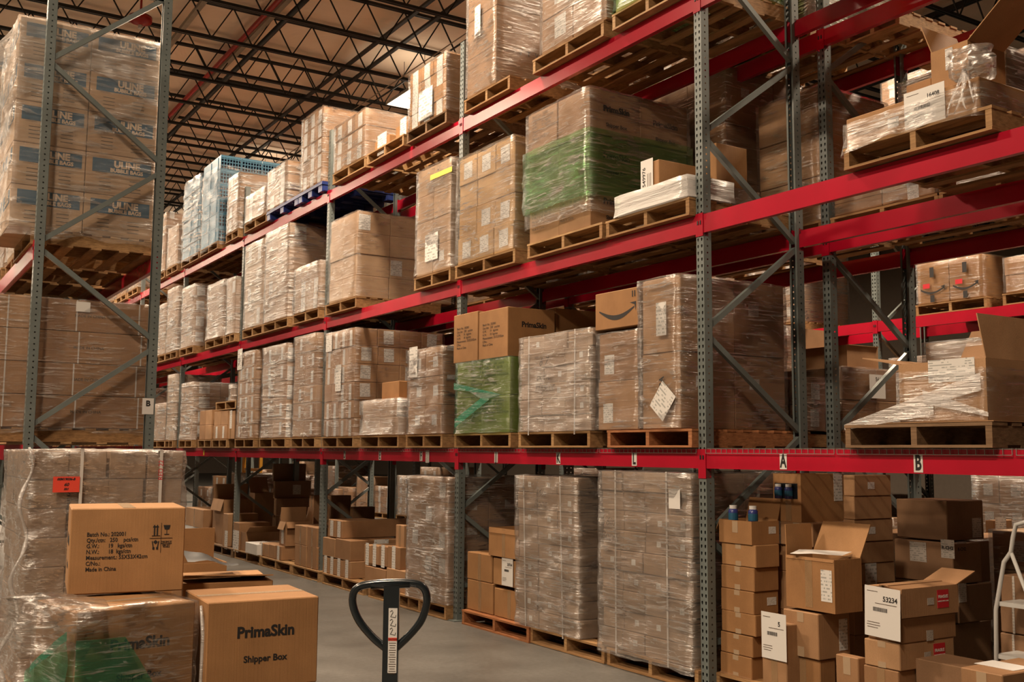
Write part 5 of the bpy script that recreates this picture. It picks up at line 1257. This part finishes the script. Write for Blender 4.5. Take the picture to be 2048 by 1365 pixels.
# lower: made in China cartons
zb = LV[1]+.154; dd = ray(250, 607); zt = (EYEP+dd*(yb0/dd.y)).z
x0, x1 = xat(-26, yb0, 2.4), xat(297, yb0, 2.4); W, H, D = x1-x0, zt-zb, 1.15
pallet('yellowish wooden pallet under the big flat strapped cartons', x0-.01, x1-.01, yb0-.01, yb0+D, LV[1]+.012, 'wood')
for i in range(1): pass
t = thing('carton_load', 'load of big flat strapped cartons printed made in china under film', 'wrapped pallet load', ((x0+x1)/2, yb0+D/2, zb))
nz = 4; cz = H/nz; wsp = W*.255; dims = (W-wsp-.01, D-.01, cz-.004)
meA = carton_mesh(*dims, 'card'); meB = carton_mesh(wsp-.01, D-.01, cz-.004, 'card')
for iz in range(nz):
    o = obj('carton', meA, t, (wsp/2, 0, iz*cz+.001))
    text(o, 'MADE IN CHINA', .035, 'S', dims, -.03, .5, mat='ink_soft', bold=.001)
    for a in (-.135, .41): stick(o, 'strap', 'S', dims, a+random.Random(iz).uniform(-.02, .02), .5, .012, cz*.98, 'strap_white', t=.003)
    o = obj('carton', meB, t, (-W/2+wsp/2, 0, iz*cz+.001))
    stick(o, 'strap', 'S', (wsp-.01, D-.01, cz-.004), -.1, .5, .012, cz*.98, 'strap_white', t=.003)
big_label(t, (W, D, H), 'S', .055, .945, .12, .09, 'label_blank', off=.012)
obj('stretch_wrap', film_mesh(W, D, -.02, H+.004, 'film_light', res=.07, amp=.010, seed=12, gap=.006, flare=.01), t)
load('load farther along the aisle mouth rack, lowest shelf', 1, XL+.04, 0, 3, 620, Yr=(11.30, 12.22), ztop=3.2, depth=1.0, ny=2, nz=4, card='card', film='film')
for k in (0, 1, 2):
    for L in (0, 1, 2):
        if L == 0: continue
        for i in range(3):
            if k == 0 and i < 2: continue
            wy = (BAYL-PW)/3; ya = YL+k*BAYL+PW+i*wy+.06; yb = ya+wy-.2; zb = LV[L]+(.154 if L == 1 else .146)
            if L: pallet('pallet in the aisle mouth rack, shelf %s bay %s, %s place' % (('', 'one', 'two')[L], ('one', 'two', 'three')[k], Nw[i]), XL, XL+1.08, ya, yb, zb-.142)
            if L:
                H = RB.uniform(1, 1.35); t = thing('carton_load', 'cartons in the aisle mouth rack, shelf %s bay %s, %s place' % (('', 'one', 'two')[L], ('one', 'two', 'three')[k], Nw[i]), 'wrapped pallet load', (XL+.54, (ya+yb)/2, zb), 0, 'background loads of the aisle mouth rack')
                dims = (1.0, yb-ya-.04, H/3-.004); me = carton_mesh(*dims, 'card')
                for q in range(3): obj('carton', me, t, (0, 0, q*H/3+.001))
                obj('stretch_wrap', film_mesh(1.0, yb-ya-.03, .006, H, 'film', res=.15, amp=.012, seed=k+L*3+i), t)

# ---------------------------------------------------------------- foreground
# strapped bale behind the printed cartons
yf = 7.68; zt = 1.705; x0 = solveX(50, yf, 1.0); x1 = solveX(361, yf, 1.3); W = x1-x0; D = 1.2; zb = .146; H = zt-zb
pallet('wooden pallet under the tall foreground bale with an orange note', x0-.02, x1+.02, yf-.02, yf+D+.02, .002)
t = thing('carton_load', 'tall strapped bale in crinkled film with an orange note', 'wrapped pallet load', ((x0+x1)/2, yf+D/2, zb))
nz = 8; cz = H/nz; nx = 4; RR = random.Random(4); dims = (W/nx-.006, D/2-.006, cz-.003); me = carton_mesh(*dims, 'card_grey')
for iz in range(nz):
    for ix in range(nx):
        for iy in range(2):
            if iy and ix and iz < nz-1: continue
            obj('carton', me, t, (-W/2+W/nx*(ix+.5)+RR.uniform(-.012, .012), -D/2+D/4*(1+2*iy)+RR.uniform(-.012, .012), iz*cz+.001))
obj('stretch_wrap', film_mesh(W, D, -.05, H+.005, 'film_crinkle', res=.032, amp=.020, seed=31, gap=.016, flare=.10, top=.40, corner=.05), t)
for a in (-.185, .34):
    s = MB(); x = a*W
    s.box((x-.010, -D/2-.055, -.03), (x+.010, -D/2-.052, H+.004)); s.box((x-.010, -D/2-.055, H+.012), (x+.010, D/2, H+.015))
    s.box((x-.010, -D/2-.055, H+.002), (x+.010, -D/2-.052, H+.015))
    m = s.mesh('strap', 'strap_white')
    obj('strap', m, t)
l = obj('orange_note', slab_mesh(.168, .002, .105, 'orange_label', 'orange_note'), t, (solveX(130, yf, 1.5)-t.location.x, -D/2-.06, zat(130, 969, yf)-zb))
text(l, '00M19036-B', .022, 'S', (.168, .002, .105), -.02, .33, bold=.001, shear=.3); text(l, '60', .03, 'S', (.168, .002, .105), 0, -.02, bold=.001, shear=.3); text(l, '221', .02, 'S', (.168, .002, .105), 0, -.30, bold=.001, shear=.3)
text(t, 'RED 22', .045, 'S', (W, D+.11, H), .34, .915, mat='red_label', rot=PI/2)
rp = []
for i in range(30):
    z = H+.02-i*(H+.02)/29; rp.append((-W/2-.02+.035*math.sin(i*.7)-.10*(i/29)**2, -D/2-.04-.02*math.cos(i*.9), z))
obj('film_twist', MB().tube(rp, [.007+.012*abs(math.sin(i*1.7)*math.sin(i*.6+1)) for i in range(30)], 7).mesh('film_twist', 'film_band', True), t)
obj('film_tail', sheet_mesh((W/2-.01, -D/2-.03, H*.34), (W/2+.16, -D/2-.02, H*.30), (W/2+.03, -D/2+.02, H*.56), (W/2-.01, -D/2-.03, H*.9), 'film_crinkle', n=14, amp=.04), t)
for zz_, aa in ((.83, -.42), (.80, -.42)): pass
text(t, 'B', .10, 'F', (W+.09, D, H), .18, .80, mat='ink_soft')

# cartons on the pallet in front
def axes(ang):  # width direction measured clockwise from +X
    return Vector((math.cos(ang), -math.sin(ang), 0)), Vector((math.sin(ang), math.cos(ang), 0))
def corner_box(label, u, v, zt, ang, dims, **k):
    p = hitZ(u, v, zt); wv, dv = axes(ang); c = p+wv*dims[0]/2+dv*dims[1]/2
    return box_at(label, (c.x, c.y, zt-dims[2]), dims, rz=-ang, **k)
ZB = .146; HB = .418
zl2 = ZB+HB*2+.006; 
o4 = corner_box('closed carton printed with shipper box lettering, right of the film-covered one', 416, 1207, zl2, math.radians(3.6), (.548, .53, HB), card='card_orange', tape='')
o4['label'] = 'closed shipper carton with bold black lettering beside the film-covered one'
d = o_dims[o4.name]
text(o4, 'PrimaSkin', .073, 'S', d, .02, .635, bold=.0026, xs=.98); text(o4, 'Shipper Box', .043, 'S', d, .02, .33, bold=.0012)
stick(o4, 'tape', 'T', d, 0, 0, d[0]*.985, .06, 'tape_pale', t=.0008)
o3 = corner_box('film-covered shipper carton with green film over its lower half', 154, 1226, zl2, math.radians(-10), (.56, .53, HB), card='card_orange', tape='')
d = o_dims[o3.name]
text(o3, 'PrimaSkin', .073, 'S', d, .03, .60, bold=.0026, xs=.98); text(o3, 'Shipper Box', .043, 'S', d, .03, .25, bold=.0012)
stick(o3, 'tape', 'T', d, 0, 0, d[0]*.985, .06, 'tape_pale', t=.0008)
obj('stretch_wrap', film_mesh(d[0], d[1], -.40, d[2]+.004, 'film_near', res=.03, amp=.018, seed=41, gap=.010, flare=.03, top=.12), o3)
obj('green_wrap', sheet_mesh((-d[0]/2-.01, -d[1]/2-.028, -.35), (d[0]*.60, -d[1]/2-.028, -.35), (-d[0]*.12, -d[1]/2-.028, d[2]*.70), (-d[0]/2-.01, -d[1]/2-.028, d[2]*.72), 'film_teal', n=18, amp=.012, seed=2), o3)
obj('green_wrap', sheet_mesh((-d[0]/2-.05, d[1]/2, -.35), (-d[0]/2-.05, -d[1]/2-.03, -.35), (-d[0]/2-.035, -d[1]/2-.03, d[2]*.72), (-d[0]/2-.035, d[1]/2, d[2]*.2), 'film_teal', n=18, amp=.02, seed=3, nrm=(-1, 0, 0)), o3)
obj('green_band', sheet_mesh((-d[0]*.45, -d[1]/2-.045, d[2]*.10), (d[0]*.44, -d[1]/2-.045, -.16), (d[0]*.44, -d[1]/2-.045, -.09), (-d[0]*.45, -d[1]/2-.045, d[2]*.18), 'film_green_band', n=16, amp=.01, seed=7), o3)
obj('green_band', sheet_mesh((-d[0]/2-.06, d[1]*.2, d[2]*.25), (-d[0]/2-.04, -d[1]/2-.02, d[2]*.72), (-d[0]/2-.04, -d[1]/2-.02, d[2]*.82), (-d[0]/2-.06, d[1]*.2, d[2]*.33), 'film_green_band', n=10, amp=.02, seed=8, nrm=(-1, 0, 0)), o3)
obj('film_bunch', film_mesh(.20, .46, d[2]-.16, d[2]+.03, 'film', res=.03, amp=.05, seed=51, top=.08, close=True, gap=.02), o3, (-d[0]/2-.02, 0, 0))
obj('film_fold', MB().tube([(d[0]/2+.02, -d[1]/2-.02, d[2]-.02), (d[0]/2+.035, -d[1]/2-.03, d[2]*.6), (d[0]/2+.03, -d[1]/2-.03, d[2]*.2), (d[0]/2+.03, -d[1]/2-.03, -.3)], [.006, .013, .009, .015], 9).mesh('film_fold', 'film_band', True), o3)
zt3 = zl2+.006+.42
o2 = corner_box('carton printed with batch number and quantity, topping the foreground stack', 143, 1021, zt3, math.radians(8), (.545, .53, .42), card='card_orange', tape='')
d = o_dims[o2.name]; o2.location.z = zl2+.012
text(o2, 'Batch No.: 202001\nQty./ctn:   250    pcs/ctn\nG.W.:      19   kgs/ctn\nN.W.:      18  kgs/ctn\nMeasurement.: 55X53X42cm\nC/No.:\nMade in China', .0285, 'S', d, -.36, .49, bold=.0005, align='LEFT', xs=.86)
for a in (.225, .25): stick(o2, 'arrow_mark', 'S', d, a, .72, .006, .045, 'ink'); 
for i, a in enumerate((.225, .25)):
    m = MB().quad((-.009, -.0012, 0), (.009, -.0012, 0), (0, -.0012, .014)).mesh('arrow_mark', 'ink'); obj('arrow_mark', m, o2, (a*d[0], -d[1]/2, d[2]*.765))
stick(o2, 'mark_line', 'S', d, .24, .665, .04, .0025, 'ink'); stick(o2, 'mark_line', 'S', d, .285, .64, .0015, .15, 'ink'); stick(o2, 'mark_line', 'S', d, .285, .635, .11, .0015, 'ink')
gl = MB(); gl.quad((-.017, -.0014, .0), (.017, -.0014, 0), (.011, -.0014, -.022), (-.011, -.0014, -.022)); gl.quad((-.0015, -.0014, -.022), (.0015, -.0014, -.022), (.0015, -.0014, -.045), (-.0015, -.0014, -.045)); gl.quad((-.012, -.0014, -.045), (.012, -.0014, -.045), (.012, -.0014, -.049), (-.012, -.0014, -.049))
obj('glass_mark', gl.mesh('glass_mark', 'ink'), o2, (.335*d[0], -d[1]/2, d[2]*.79))
hm = MB(); hm.quad((-.018, -.0014, .0), (-.013, -.0014, 0), (-.008, -.0014, -.03), (-.013, -.0014, -.03)); hm.quad((.013, -.0014, 0), (.018, -.0014, 0), (.013, -.0014, -.03), (.008, -.0014, -.03)); hm.quad((-.011, -.0014, -.004), (0, -.0014, .006), (.011, -.0014, -.004), (0, -.0014, -.016)); hm.quad((-.014, -.0014, -.03), (-.004, -.0014, -.03), (-.004, -.0014, -.042), (-.014, -.0014, -.042)); hm.quad((.004, -.0014, -.03), (.014, -.0014, -.03), (.014, -.0014, -.042), (.004, -.0014, -.042))
obj('hands_mark', hm.mesh('hands_mark', 'ink'), o2, (.238*d[0], -d[1]/2, d[2]*.60))
text(o2, 'THIS SIDE UP\nRECYCLABLE\nKEEP DRY\nFRAGILE', .0088, 'S', d, .335, .56, bold=.0003)
text(o2, 'PrimaSkin', .073, 'F', d, .0, .60, bold=.0026); text(o2, 'Shipper Box', .043, 'F', d, 0, .30, bold=.0012)
stick(o2, 'tape', 'T', d, 0, 0, .06, d[1]*.98, 'tape_pale', t=.0008)
# cartons behind and below
o5 = corner_box('low-lidded carton with lifted flap right behind the lettered one', 372, 1177, zl2-.01, math.radians(6), (.50, .40, HB), card='card_orange', tape='')
o5.location += Vector((.03, .18, 0))
lf_ = obj('lid_flap', slab_mesh(.49, .24, .006, 'card_orange', 'lid_flap'), o5, (0, -.10, HB+.022)); lf_.rotation_euler = (-.13, .03, 0)
lf_ = obj('lid_flap', slab_mesh(.49, .15, .006, 'card_orange', 'lid_flap'), o5, (0, .11, HB+.01)); lf_.rotation_euler = (.06, 0, 0)
o6 = corner_box('open carton with a pale upright flap behind the foreground stack', 345, 1140, zl2, math.radians(3), (.42, .35, HB), card='card_orange', tape='', open_={'N': (.20, 92), 'F': (.12, 150)})
o6.location += Vector((.0, .30, 0))
q = hitZ(375, 1130, 1.06)
tag(obj('film_scrap', sheet_mesh(q, q+Vector((.30, .0, -.035)), q+Vector((.30, .12, -.02)), q+Vector((.0, .12, .06)), 'black_plastic', n=8, amp=.03, nrm=(0, 0, 1))), 'torn scrap of black film lying on the open carton', 'film scrap')
low = []
for i, (oo, nm) in enumerate(((o4, 'closed lettered carton'), (o3, 'film-covered shipper carton'), (o5, 'low-lidded carton'), (o6, 'open carton with upright flap'))):
    d = o_dims[oo.name]; lo = box_at('bottom-layer carton under the '+nm, (oo.location.x, oo.location.y, ZB), (d[0]-.01, d[1]-.01, HB-.003), card='card_orange', rz=oo.rotation_euler.z, tape='')
cxp = (o3.location+o4.location)/2
pallet('wooden pallet under the foreground shipper cartons', cxp.x-.62, cxp.x+.60, cxp.y-.50, cxp.y+1.05, .002, rz=.02)

# pallet jack
zc = 4.45; jx = hitZ(781, 1164, 1.17); jp = Vector((jx.x, jx.y, 0))
hd = (fw-zz*fw.z).normalized(); ang = math.atan2(hd.y, hd.x)-PI/2
t = thing('pallet_jack', 'black pallet jack with an upright loop handle and white instruction sticker', 'pallet jack', jp, ang)
s = (jp-Vector((0, 0, 0))).length/4.45
pts = []
def lp(u, v):   # loop outline in the handle's own plane
    d = ray(u, v); nrm = hd; q = EYEP+d*((jp-EYEP).dot(nrm)/d.dot(nrm)); r = q-jp
    return (r.dot(Vector((hd.y, -hd.x, 0))), 0, q.z)
outer = [(775, 1300), (748, 1278), (722, 1248), (709, 1222), (705, 1200), (709, 1183), (722, 1173), (750, 1168), (781, 1166), (812, 1166), (838, 1170), (850, 1181), (854, 1200), (850, 1222), (840, 1246), (818, 1272), (792, 1297)]
P2 = [Vector(lp(*q)) for q in outer]
sm = []
for i in range(len(P2)-1):
    a, b, c_, d_ = P2[max(i-1, 0)], P2[i], P2[i+1], P2[min(i+2, len(P2)-1)]
    for k in range(4):
        tt_ = k/4; sm.append(.5*((2*b)+(-a+c_)*tt_+(2*a-5*b+4*c_-d_)*tt_**2+(-a+3*b-3*c_+d_)*tt_**3))
sm.append(P2[-1])
obj('loop_handle', MB().tube(sm, .0165, 14).mesh('loop_handle', 'black_paint', True), t)
a0, a1 = lp(766, 1365), lp(797, 1170); xw0, xw1 = lp(766, 1300)[0], lp(797, 1300)[0]
obj('shaft', MB().box((xw0, -.018, .28), (xw1, .018, a1[2]-.004)).mesh('shaft', 'black_paint'), t)
obj('grip_bar', MB().tube([Vector(lp(742, 1171)), Vector(lp(820, 1168))], .0178, 14).mesh('grip_bar', 'black_paint', True), t)
l0, l1 = lp(776, 1345), lp(796, 1216)
st = obj('sticker', slab_mesh(l1[0]-l0[0], .001, l1[2]-l0[2], 'label_blank', 'sticker'), t, ((l0[0]+l1[0])/2, -.0187, (l0[2]+l1[2])/2))
sh = l1[2]-l0[2]; sw = l1[0]-l0[0]
for i in range(3):
    z = sh*(.40-.135*i)
    m = MB(); m.tube([(-.012, 0, z+.012), (-.004, 0, z+.018), (.0, 0, z+.010), (-.010, 0, z-.008), (.010, 0, z-.012), (.012, 0, z-.002)], .0011, 5)
    obj('pictogram', m.mesh('pictogram', 'ink'), st, (0, -.0012, 0))
obj('warning_strip', slab_mesh(sw*.98, .0008, .012, 'orange_label', 'warning_strip'), st, (0, -.0012, sh*.02))
text(st, 'CAUTION', .008, 'S', (sw, .003, sh), 0, .02, mat='ink')
for i in range(14): obj('print_line', slab_mesh(sw*(.8-.1*(i % 3)), .0006, .0022, 'ink_soft', 'print_line'), st, (0, -.0010, -sh*.04-i*.0095))
obj('pump_body', MB().tube([(0, -.05, .08), (0, -.05, .36)], .05, 16).mesh('pump_body', 'black_paint', True), t)
obj('chassis', MB().box((-.22, -.16, .10), (.22, -.02, .30)).mesh('chassis', 'black_paint'), t)
for s in (-1, 1):
    obj('fork', MB().box((s*.20-.08, -1.30, .05), (s*.20+.08, -.02, .085)).mesh('fork', 'black_paint'), t)
    obj('steer_wheel', MB().tube([(s*.05-.022, .02, .09), (s*.05+.022, .02, .09)], .09, 24).mesh('steer_wheel', 'black_plastic', True), t)
    obj('load_wheel', MB().tube([(s*.20-.03, -1.18, .04), (s*.20+.03, -1.18, .04)], .04, 16).mesh('load_wheel', 'black_plastic', True), t)
# yellow guard frame far behind
q = hitX(505, 912, 9.2)
t = thing('guard_frame', 'yellow steel guard frame seen far under the red beam', 'guard frame', (9.2, q.y, 0))
for yy in (-.7, .7): obj('guard_post', MB().box((-.04, yy-.04, 0), (.04, yy+.04, 1.7)).mesh('guard_post', 'yellow_steel'), t)
for z in (.8, 1.2, 1.6): obj('guard_rail', MB().box((-.03, -.7, z-.04), (.03, .7, z+.04)).mesh('guard_rail', 'yellow_steel'), t)
